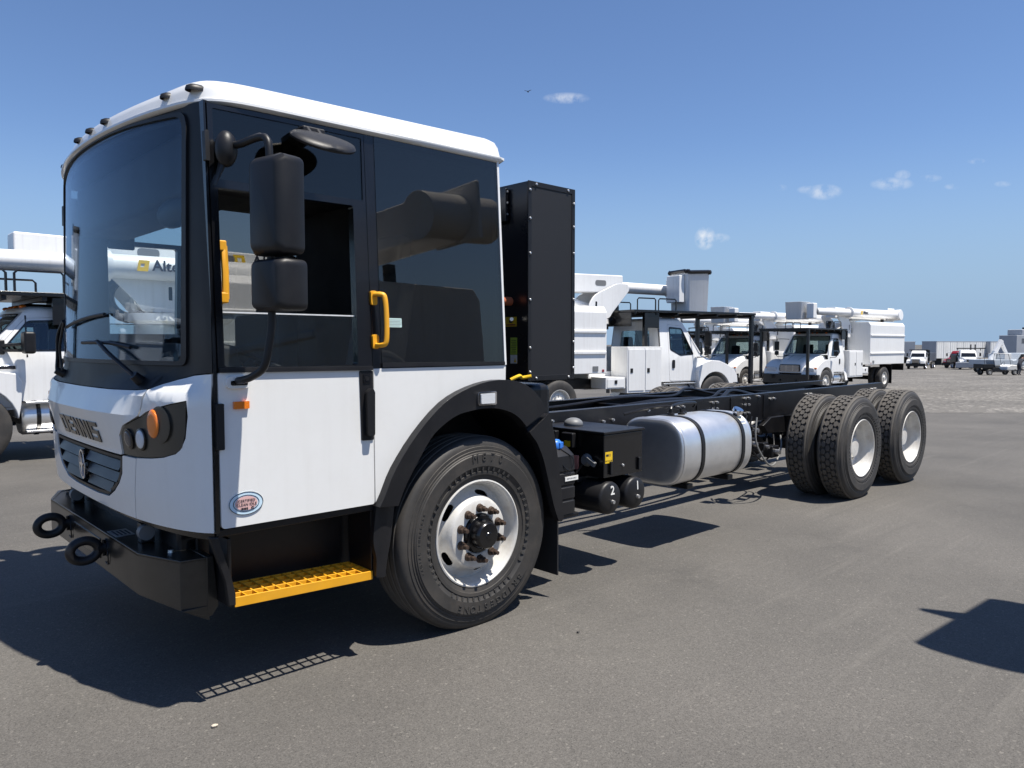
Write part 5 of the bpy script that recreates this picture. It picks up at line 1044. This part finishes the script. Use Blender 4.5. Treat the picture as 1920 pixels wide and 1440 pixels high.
    MB().cyl((tx+.35, .0, 2.62+dz), (tx-1.35, 0, bz-.28), .115, None, 20).cyl((tx-1.35, 0, bz-.28), (tx-1.9, 0, bz-.25), .06, None, 14).build('lift_cylinder', WHITE2, lo_)
    yb = .52; tk_ = .9 if lodz else .3
    el_ = MB().cyl((chip1-.62, -.30, bz-.05), (chip1-.62, yb+.25, bz+.02), .26, None, 20).build('elbow', WHITE2, t, .01); box('elbow_plate', WHITE2, el_, chip1-.98, chip1-.25, .26, .32, bz-.30, bz+.34, .06)
    ub = MB().cyl((chip1-.55, yb, bz+.02), (tx+tk_, yb, bz+.0), .205, .185, 24).cyl((tx+tk_, yb, bz+.0), (bucket_x-.15, yb, bz-.03), .150, .150, 24).build('upper_boom', WHITE2, t, smooth=45)
    text('boom_lettering', letters, .24, INK, ub, frame((lett or tx-1.0, yb+.199, bz+.02), (-1, 0, 0), (0, -.10, 1)), .003, bold=.004)
    le_ = (lett or tx-1.0)+.40; patch('boom_emblem', [(le_-.08, bz-.07), (le_+.08, bz-.07), (le_+.05, bz+.10), (le_-.11, bz+.10)], [[(le_-.02, bz-.01), (le_-.04, bz+.05), (le_+.02, bz+.05), (le_+.03, bz-.01)]], lambda x, z, off: (x, yb+.199+off, z), .003, LYEL, ub, .5, .5)
    MB().cyl((tx+tk_, yb, bz), (tx+tk_-.08, yb, bz), .24, None, 24).build('boom_collar', WHITE2, ub); MB().cyl((bucket_x-.22, yb, bz-.03), (bucket_x-.10, yb, bz-.03), .19, None, 24).build('boom_collar', GREYP, ub)
    MB().beam((chip1+.9, yb+.0, bz-.22), (chip1+.9, yb, ct), .12, .12).build('boom_rest', CHAS, t, .01); box('bucket_link', WHITE2, t, bucket_x-.16, bucket_x+.16, yb-.16, yb+.16, bz-.34, bz+.30, .04)
    MB().tube([(tx+.32+.33*math.cos(a), -.20, 2.72+dz+.33*math.sin(a)) for a in [R(-130+i*17) for i in range(12)]], .09, 8).build('hose_loop', BLACK, t)
    # bucket beside the boom tip
    by = yb-.62; bb0 = RK+buck[0]; bt0 = bb0+buck[1]
    bkt = MB().loft([[(bucket_x+a*k, by+b*k, z) for a, b in rpoly([(-.42, -.36), (.42, -.36), (.42, .36), (-.42, .36)], .09, 4)] for z, k in ((bb0, .90), (bb0+.03, .93), (bt0-.02, 1.0), (bt0, 1.03))]).build('bucket', WHITE2, t, .01)
    rim_ = MB(); pts = [(bucket_x+a*1.04, by+b*1.04) for a, b in rpoly([(-.42, -.36), (.42, -.36), (.42, .36), (-.42, .36)], .09, 6)]
    random.seed(3)
    if buck[2]: rim_.tube([(x, y, bt0+.02+random.uniform(-.02, .03)) for x, y in pts+[pts[0]]], .055, 6).build('bucket_cover', BLACK, bkt, smooth=20)
    box('bucket_step', WHITE2, bkt, bucket_x-.62, bucket_x-.42, by-.25, by+.25, bb0+.25, bt0-.08, .02)
    # black cab guard on posts
    gx0, gx1 = guard[0] or bx[2]-.10, guard[1]
    g = box('cab_guard', BLACK, t, gx0, gx1, -1.08, 1.08, RK-.06, RK, .008)
    for k in range(7): x = gx0+.05+(gx1-gx0-.1)*k/6; box('guard_rib', CHAS, g, x-.03, x+.03, -1.06, 1.06, RK-.12, RK-.062, .004)
    for s_ in (-1, 1):
        for (x, zb_) in ((min(gx0+.40, bx[2]-.12), 1.77), (gx1-.12, .62)): box('guard_post', BLACK, g, x-.05, x+.05, s_*1.02-.05, s_*1.02+.05, zb_, RK-.07, .008)
        box('guard_gusset', BLACK, g, min(gx0+.40, bx[2]-.12)-.05, min(gx0+.40, bx[2]-.12)+.45, s_*1.02-.02, s_*1.02+.02, RK-.45, RK-.07, .004)
        for xx in (gx0+.25, gx0+.95):
            MB().tube([(xx, s_*.9, RK), (xx, s_*.9, RK+.26), (xx+.04, s_*.9, RK+.30), (xx+.56, s_*.9, RK+.30), (xx+.60, s_*.9, RK+.26), (xx+.60, s_*.9, RK)], .018, 6).build('guard_hoop', BLACK, g)
    box('headboard', BLACK, g, gx0-.04, gx0-.015, -1.0, 1.0, zr-.15, RK-.07, .004)
    return t
GB = 'bucket trucks parked in the yard'
t2 = bucket_truck('bucket_truck', M2, (15.139, 8.825, gz(15.1, 8.8)), R(-12), wb=5.05, bucket_x=.05, ct=2.72, guard=(-2.75, 1.62), boom_z=3.36)
tag(t2, 'white bucket truck facing right behind the bare frame, black-rimmed bucket above its cab', 'truck', GB)
def place(src, name, loc, rz, label, scale=1.):
    c = copy_tree(src); c.name = name; c.location = (loc[0], loc[1], gz(loc[0], loc[1])); c.rotation_euler = (0, 0, rz); tag(c, label, 'truck', GB); return c
t3 = bucket_truck('bucket_truck', M2, (0, 0, 0), 0, chip0=-3.9, chip1=-7.6, wb=5.5, bucket_x=.1, boom_z=3.42, guard=(None, 1.45), buck=(.38, .72, False))
x3, y3 = world(30.6, 590/1407*30.6); a3 = R(178); X3 = (x3+math.sin(a3)*1.15, y3-math.cos(a3)*1.15)
t3.location = (*X3, gz(*X3)); t3.rotation_euler = (0, 0, a3)
tag(t3, 'white bucket truck facing the camera, rightmost of the row, its whole chip body showing', 'truck', GB)
x4, y4 = world(33.6, 440/1407*33.6); X4 = (x4+math.sin(a3)*1.15, y4-math.cos(a3)*1.15)
place(t3, 'bucket_truck', X4, R(177), 'white bucket truck facing the camera, half hidden behind the black guard post')
x5, y5 = world(37.5, 330/1407*37.5); X5 = (x5+math.sin(a3)*1.15, y5-math.cos(a3)*1.15)
place(t3, 'bucket_truck', X5, R(177), 'white bucket truck farthest back, mostly hidden behind the nearer bucket trucks')
# the truck at the left edge, side on behind the cab
t1 = bucket_truck('utility_truck', F7, (-1.17, 10.05, gz(-1.17, 10)), R(180), chip0=-3.15, chip1=-6.8, wb=5.2, bucket_x=1.25, boom_z=3.16, lett=-2.73, lodz=.26, guard=(None, 1.5))
tag(t1, 'white pickup-style utility truck cut by the left edge, boom and black guard over its cab', 'truck', GB)
pl_ = box('badge', CHROME, t1, -.575, -.375, .986, 1.000, 1.275, 1.330, .004)
text('badge_lettering', 'F-750', .060, INK, pl_, frame((-.475, 1.0015, 1.302), (-1, 0, 0), (0, 0, 1)), .001, bold=.002)
for s_ in (1, -1):
    dm = MB().tube([(-.40, s_*.96, 1.60), (-.62, s_*1.12, 1.62), (-.70, s_*1.2, 1.62)], .022, 8).tube([(-.40, s_*.96, 1.54), (-.62, s_*1.12, 1.53), (-.70, s_*1.2, 1.53)], .018, 8).build('door_mirror_arm', PLAST, t1)
    y0, y1 = sorted((s_*1.10, s_*1.36)); box('door_mirror', PLAST, dm, -.76, -.62, y0, y1, 1.49, 1.79, .035)
    y0, y1 = sorted((s_*.95, s_*1.0)); box('mirror_root', PLAST, dm, -.46, -.36, y0, y1, 1.48, 1.68, .02)

# ------------------------------------------------------------------ trucks outside the frame that the glass mirrors
r1 = place(t2, 'bucket_truck', (1.65, -11.2), R(-95), 'white bucket truck behind the photographer, mirrored in the dark rear cab window'); 
r2 = place(t1, 'utility_truck', (-19, 15.5), R(185), 'white utility truck mirrored nearest in the windscreen, left of the photo')
r3 = place(t3, 'bucket_truck', (-24, 24), R(200), 'white bucket truck mirrored farther back in the windscreen, left of the photo')
# ------------------------------------------------------------------ far row
def at(px, D): 
    L_ = (px-960)/1407.163*D; x, y = world(D, L_); return x, y, drop(D)
FACE = math.atan2(-FW.y, -FW.x)     # heading towards the camera
TRW = mat('trailer_white', (.74, .74, .72), .45, var=.06, vscale=.5, dirt=(.4, .38, .34), dscale=.6, damt=.35); TRG = mat('trailer_grey', (.36, .38, .41), .45, var=.08, vscale=.6)
def trailer(px, D, rz, ln, label, m=TRW):
    x, y, z = at(px, D); t = empty('semi_trailer', (x, y, z), rz)
    b = box('box_body', m, t, 0, ln, -1.3, 1.3, 1.15, 4.05, .03)
    for k in range(int(ln/.62)):
        for s_ in (-1, 1): yy = sorted((s_*1.3, s_*1.325)); box('side_post', TRG if k % 3 == 0 else m, b, .12+k*.62, .20+k*.62, yy[0], yy[1], 1.2, 4.0, 0)
    box('top_rail', TRG, b, -.02, ln+.02, -1.33, 1.33, 3.98, 4.07, .01); box('end_door', TRG, b, -.04, -.001, -1.25, 1.25, 1.2, 4.0, .02)
    for xx in (ln-1.6, ln-2.9):
        for s_ in (-1, 1): simple_wheel(t, xx, s_*1.25, s_)
    box('landing_leg', CHAS, t, 2.2, 2.35, -.8, .8, .05, 1.15); tag(t, label, 'trailer', 'white semi trailers in the far row')
    return t
RTA = math.atan2(RT.y, RT.x)
trailer(1741, 128, RTA+R(28), 14.5, 'long white ribbed semi trailer behind the dump truck'); trailer(1843, 134, RTA+R(20), 14.5, 'white semi trailer farther right, behind the truck with the broad pale bumper')
trailer(1701, 140, RTA+R(80), 12, 'grey-ended trailer nose standing left of the long white trailer', TRG)
# dump truck
def plain_cab(t, m, hoodm=None, chrome=False):
    hoodm = hoodm or m; H = 1.0
    c = MB().loft([[(x, y, z) for x, y in rpoly([(-2.0, -w_), (xf_, -w_), (xf_, w_), (-2.0, w_)], .12, 3)] for z, xf_, w_ in ((.85, -.5, 1.0), (1.65, -.45, 1.0), (2.45, -.95, .88), (2.55, -1.1, .80))]).build('cab', m, t, .02)
    hd = MB().loft([[(x, y, z) for y, z in rpoly([(-h_, .85), (h_, .85), (h_, z1), (-h_, z1)], .14, 3)] for x, h_, z1 in ((-.47, .85, 1.62), (.2, .72, 1.56), (.95, .60, 1.42))]).build('hood', hoodm, t, .02)
    g = box('grille', CHROME if chrome else BLACK, t, .93, .99, -.45, .45, .85, 1.36, .02)
    for k in range(7): box('slat', BLACK if chrome else CHROME, g, .985, 1.0, -.40+.125*k, -.36+.125*k, .9, 1.32, 0)
    wsq = lambda y, k, off: (-.44-.52*k+off, y*(1-.1*k), 1.68+.72*k)
    patch('windscreen', rpoly([(-.85, .05), (.85, .05), (.85, .95), (-.85, .95)], .05), [], wsq, .01, mat('dark_glass', (.01, .012, .015), .05), t, .5, .5, off=.02)
    for s_ in (-1, 1):
        yy = sorted((s_*.985, s_*1.004)); patch('side_window', rpoly([(-.75, 1.66), (-1.1, 2.3), (-1.6, 2.3), (-1.65, 1.7)], .04), [], lambda x, z, off, s_=s_: (x, s_*(1.0-.12*max(0, z-1.65)/.8+off), z), .01, MATS['dark_glass'], t, .5, .5, off=.006)
        y0, y1 = sorted((s_*.5, s_*1.18)); MB().prism([(-.62, .8), (-.6, 1.1), (-.35, 1.32), (.3, 1.32), (.7, 1.15), (.85, .8), (.6, .62)]+arc(0, .52, .56, 8, 172, 10), 'y', y0, y1).build('fender', hoodm, t, .06)
        y0, y1 = sorted((s_*.62, s_*1.0)); box('headlight', LENS, t, .84, .94, y0, y1, .95, 1.12, .02); simple_wheel(t, 0, s_*1.15, s_, rimm=CHROME)
        MB().tube([(-.55, s_*1.0, 1.6), (-.45, s_*1.3, 1.62), (-.45, s_*1.3, 2.25), (-.9, s_*.9, 2.3)], .02, 6).build('mirror_arm', CHROME, t); box('mirror', BLACK, t, -.5, -.42, s_*1.3-.1, s_*1.3+.1, 1.75, 2.2, .02)
    box('bumper', CHROME if chrome else CHAS, t, .9, 1.05, -1.2, 1.2, .42, .80, .03)
    for y in (-.4, .4): box('frame_rail', CHAS, t, -7.2, .8, y-.04, y+.04, .75, 1.0)
x, y, z = at(1719, 104); dtk = empty('dump_truck', (x, y, z), FACE-R(38)); plain_cab(dtk, WHITE2); tag(dtk, 'white-cabbed dump truck with dark ribbed dump body in the far row', 'dump truck')
DUMP = mat('dump_grey', (.05, .055, .06), .5, var=.2, vscale=1)
dbd = MB().prism([(-1.2, 1.1), (1.2, 1.1), (1.22, 2.25), (-1.22, 2.25)], 'x', -7.1, -2.3).build('dump_body', DUMP, dtk, .02)
for k in range(11):
    for s_ in (-1, 1): yy = sorted((s_*1.21, s_*1.29)); box('dump_rib', TRG, dbd, -7.0+k*.46, -6.93+k*.46, yy[0], yy[1], 1.1, 2.2, 0)
box('headboard', DUMP, dbd, -2.4, -1.2, -1.2, 1.2, 2.6, 2.72, .02); box('headboard', DUMP, dbd, -2.42, -2.3, -1.2, 1.2, 1.1, 2.72, .02)
for xx in (-4.9, -6.2):
    for s_ in (-1, 1): simple_wheel(dtk, xx, s_*1.2, s_, rimm=CHROME)
MB().lathe([(0, -2.9), (.28, -2.9), (.3, -2.85), (.3, -1.95), (.28, -1.9), (0, -1.9)], o=(0, .85, .62), axis='x', n=20).build('fuel_tank', CHROME, dtk)
# truck facing the camera with a wide pale bumper
x, y, z = at(1817, 98); ptk = empty('road_tractor', (x, y, z), FACE-R(22)); plain_cab(ptk, WHITE2, chrome=True); tag(ptk, 'white truck facing the camera with a broad pale grey bumper plate in the far row', 'truck')
box('push_bumper', TRG, ptk, 1.06, 1.35, -1.7, 1.7, .30, 1.0, .04); box('light_bar', CHAS, ptk, -1.3, -1.1, -1.3, 2.0, 2.72, 2.85, .02); 
for y_ in (-1.2, 1.4): box('light_bar_post', CHAS, ptk, -1.24, -1.16, y_, y_+.08, 2.5, 2.75, 0)
bdy = box('service_body', CHAS, ptk, -6.5, -2.3, -1.2, 1.2, .9, 1.9, .03)
for xx in (-4.6, -5.9):
    for s_ in (-1, 1): simple_wheel(ptk, xx, s_*1.2, s_, rimm=CHROME)
for y_ in (.5, 1.0): MB().cyl((-2.2, y_, 1.0), (-2.2, y_, 3.3), .07).build('exhaust_stack', CHAS, ptk)
# red loader trailer between them
x, y, z = at(1788, 112); rt_ = empty('red_tractor_unit', (x, y, z), FACE-R(60)); tag(rt_, 'dark red tractor unit parked between the dump truck and the pale-bumper truck', 'truck')
plain_cab(rt_, RED); box('sleeper', RED, rt_, -3.0, -2.02, -1.05, 1.05, .9, 2.5, .05)
for xx in (-4.2, -5.4):
    for s_ in (-1, 1): simple_wheel(rt_, xx, s_*1.2, s_)
# grey crew-cab service truck with a white crane jib at the right edge
GRYT = mat('silver_grey_paint', (.42, .46, .50), .35, coat=.3, var=.05, vscale=1)
x, y, z = at(1885, 80); gt = empty('service_truck', (x, y, z), RTA+R(12)); tag(gt, 'pale grey service truck with a folded white jib at the right edge', 'truck')
cb = MB().prism([(-.2, .75), (0, 1.3), (.35, 1.35), (.9, 2.05), (2.6, 2.05), (2.8, 1.3), (2.8, .75)], 'y', -1.0, 1.0).build('cab', GRYT, gt, .10, seg=3)
patch('side_window', rpoly([(.55, 1.38), (.95, 1.92), (1.6, 1.92), (1.6, 1.38)], .05), [], lambda x_, z_, off: (x_, -1.0-off, z_), .01, MATS['dark_glass'], cb, .5, .5, off=.006); patch('side_window', rpoly([(1.7, 1.38), (1.7, 1.92), (2.45, 1.92), (2.6, 1.38)], .05), [], lambda x_, z_, off: (x_, -1.0-off, z_), .01, MATS['dark_glass'], cb, .5, .5, off=.006)
gb_ = box('service_bed', GRYT, gt, -3.6, -.25, -1.1, 1.1, .75, 1.38, .08); box('bed_locker', TRW, gb_, -1.2, -.3, -1.05, 1.05, 1.38, 2.0, .05)
for xx in (-2.6, 1.9 if False else 2.2):
    for s_ in (-1, 1): simple_wheel(gt, xx, s_*1.08, s_, r=.42, wd=.25)
MB().beam((-1.9, 0, 1.3), (-.6, 0, 3.4), .35, .4).build('jib', WHITE2, gt, .05); MB().beam((-.7, 0, 3.35), (.1, 0, 1.9), .25, .3).build('jib', WHITE2, gt, .05); MB().cyl((-1.5, .0, 1.4), (-1.5, 0, 2.3), .18).build('jib_post', WHITE2, gt)
x, y, z = at(1917, 92); bt = empty('lift_tower', (x, y, z), RTA+R(15)); tag(bt, 'tall grey box-bodied truck at the right edge behind the service truck', 'truck')
box('box_body', TRG, bt, -2.4, 4, -1.2, 1.2, 1.1, 4.3, .05); box('roof_unit', TRG, bt, -1.4, 2, -1.0, 1.0, 4.3, 5.0, .1)
for k in range(3): MB().cyl((-1.0+k*.5, -.8, 5.0), (-1.0+k*.5, -.8, 5.25), .1).build('roof_lamp', CHAS, bt)
for k in range(5): box('vent_slot', BLACK, bt, -1.6+k*.2, -1.5+k*.2, -1.215, -1.201, 3.3, 3.9, 0)
for xx in (-1.2, 3.0):
    for s_ in (-1, 1): simple_wheel(bt, xx, s_*1.2, s_)
# golf cart
x, y, z = at(1868, 66); gc = empty('golf_cart', (x, y, z), RTA+R(8)); tag(gc, 'open golf cart with pale nose and dark rear bed on the gravel', 'golf cart')
MB().prism([(.55, .42), (.62, .75), (1.0, .92), (1.65, .86), (1.80, .62), (1.78, .40)], 'y', -.58, .58).build('front_cowl', TRW, gc, .08, seg=3)
MB().prism([(-.9, .32), (-.9, .62), (-.2, .70), (.1, .42), (.8, .38), (.8, .28)], 'y', -.55, .55).build('floor_pan', CHAS, gc, .03)
sb_ = box('seat', INTG, gc, -.55, .0, -.5, .5, .70, .86, .05); MB().prism([(-.58, .86), (-.46, .86), (-.56, 1.35), (-.66, 1.34)], 'y', -.5, .5).build('backrest', TRG, gc, .04)
cbx = box('cargo_bed', CHAS, gc, -1.75, -.72, -.60, .60, .62, .98, .04); 
for xx, zz in ((.95, .9), (-.62, .8)):
    for s_ in (-1, 1): MB().tube([(xx, s_*.55, zz), (xx-.12, s_*.53, 1.4), (xx-.25 if xx > 0 else xx, s_*.5, 1.85)], .018, 6).build('canopy_post', CHAS, gc)
box('canopy_rail', CHAS, gc, -.7, .75, -.52, -.48, 1.84, 1.87, 0); box('canopy_rail', CHAS, gc, -.7, .75, .48, .52, 1.84, 1.87, 0)
for xx in (1.35, -1.1):
    for s_ in (-1, 1): simple_wheel(gc, xx, s_*.62, s_, r=.27, wd=.2)
c = Vector((.45, -.25, 1.0)); MB().tube([c+Vector((.06*math.sin(a), .17*math.cos(a), .15*math.sin(a))) for a in [2*math.pi*i/20 for i in range(21)]], .014, 6).build('steering_wheel', CHAS, gc)
# person bending beside the cart
def person(loc, rz, label):
    root = empty('person', loc, rz)
    J = {'pel': (0, 0, .95, .15, .13), 'bel': (.08, 0, 1.08, .155, .12), 'che': (.24, 0, 1.30, .17, .13), 'nek': (.36, 0, 1.44, .06, .06), 'hed': (.46, 0, 1.52, .095, .10), 'top': (.53, 0, 1.60, .08, .08)}
    E_ = [('pel', 'bel'), ('bel', 'che'), ('che', 'nek'), ('nek', 'hed'), ('hed', 'top')]
    for s_, n_ in ((1, 'L'), (-1, 'R')):
        J['hip'+n_] = (.0, s_*.10, .90, .11, .11); J['kne'+n_] = (.04+.05*s_, s_*.13, .50, .075, .075); J['ank'+n_] = (-.03+.09*s_, s_*.14, .09, .05, .05); J['toe'+n_] = (.14+.09*s_, s_*.15, .045, .045, .04)
        J['sho'+n_] = (.27, s_*.21, 1.33, .075, .075); J['elb'+n_] = (.34, s_*.27, 1.06, .055, .055); J['wri'+n_] = (.52, s_*.18, .92, .038, .038); J['han'+n_] = (.60, s_*.15, .88, .04, .03)
        E_ += [('pel', 'hip'+n_), ('hip'+n_, 'kne'+n_), ('kne'+n_, 'ank'+n_), ('ank'+n_, 'toe'+n_), ('che', 'sho'+n_), ('sho'+n_, 'elb'+n_), ('elb'+n_, 'wri'+n_), ('wri'+n_, 'han'+n_)]
    ks = list(J); me = bpy.data.meshes.new('body'); me.from_pydata([J[k][:3] for k in ks], [(ks.index(a), ks.index(b)) for a, b in E_], [])
    o = bpy.data.objects.new('body', me); COL.objects.link(o); o.parent = root
    sk = o.modifiers.new('skin', 'SKIN')
    bmx = bmesh.new(); bmx.from_mesh(me); ly = bmx.verts.layers.skin.verify(); bmx.verts.ensure_lookup_table()
    for i, k in enumerate(ks): bmx.verts[i][ly].radius = J[k][3:]; bmx.verts[i][ly].use_root = (k == 'pel')
    bmx.to_mesh(me); bmx.free(); o.modifiers.new('sub', 'SUBSURF').levels = 1; o.modifiers['sub'].render_levels = 2
    m = bpy.data.materials.new('dark_clothes_and_skin'); m.use_nodes = True; tt = m.node_tree; p = tt.nodes['Principled BSDF']; g = tt.nodes.new('ShaderNodeTexCoord'); sx = tt.nodes.new('ShaderNodeSeparateXYZ'); tt.links.new(g.outputs['Object'], sx.inputs[0])
    r = tt.nodes.new('ShaderNodeValToRGB'); r.color_ramp.interpolation = 'CONSTANT'; e = r.color_ramp.elements; e[0].color = (.02, .02, .02, 1); e[1].position = .06; e[1].color = (.03, .035, .05, 1)
    for po_, co in ((.60, (.05, .05, .06)), (.885, (.35, .20, .14))): q = e.new(po_); q.color = (*co, 1)
    dv = tt.nodes.new('ShaderNodeMath'); dv.operation = 'DIVIDE'; dv.inputs[1].default_value = 1.65; tt.links.new(sx.outputs['Z'], dv.inputs[0]); tt.links.new(dv.outputs[0], r.inputs[0]); tt.links.new(r.outputs[0], p.inputs['Base Color']); p.inputs['Roughness'].default_value = .8; me.materials.append(m)
    MB().ball((.49, 0, 1.59), .105, .10, .085).build('hair', mat('dark_hair', (.02, .015, .012), .6), root)
    tag(root, label, 'person'); return root
x, y, z = at(1911, 65); person((x, y, z), RTA+R(20), 'person in dark clothes bending forward beside the golf cart')
# small loose things on the asphalt
random.seed(11)
for k, (px, py, s_, lab) in enumerate(((402, 1364, .014, 'pale pebble on the asphalt, below the shadow of the step'), (1084, 1187, .010, 'dark chip of stone on the asphalt right of the front wheel'))):
    r_ = Vector((math.cos(CYAW), -math.sin(CYAW), 0)); u_ = r_.cross(_f); d = _f+r_*((px-960)/1407.163)-u_*((py-720)/1407.163); tt_ = -CAMP[2]/d.z
    P_ = Vector(CAMP)+d*tt_; mb = MB().ball((0, 0, s_*.5), s_, s_*.7, s_*.55, 8, 5); mb.v = [(a*random.uniform(.8, 1.2), b*random.uniform(.8, 1.2), c_) for a, b, c_ in mb.v]
    o = mb.build('pebble', mat('pebble_pale', (.5, .43, .34), .8) if k == 0 else CHAS); o.location = (P_.x, P_.y, 0); tag(o, lab, 'stone')
# a bird far up
d = cloud_dir(990, 172); P_ = Vector(CAMP)+d*60; mb = MB().ball((0, 0, 0), .14, .05, .05, 8, 5); mb.add([(-.04, 0, .02), (.06, 0, .02), (-.02, .28, .10), (-.10, .26, .09), (-.06, 0, .035)], [(0, 1, 2, 3), (0, 3, 4), (1, 2, 4)]).add([(-.04, 0, .02), (.06, 0, .02), (-.02, -.28, .10), (-.10, -.26, .09), (-.06, 0, .035)], [(0, 1, 2, 3), (0, 3, 4), (1, 2, 4)])
o = mb.build('bird', CHAS); o.location = P_; o.rotation_euler = (0, 0, .6); tag(o, 'small dark bird high in the blue sky', 'bird')
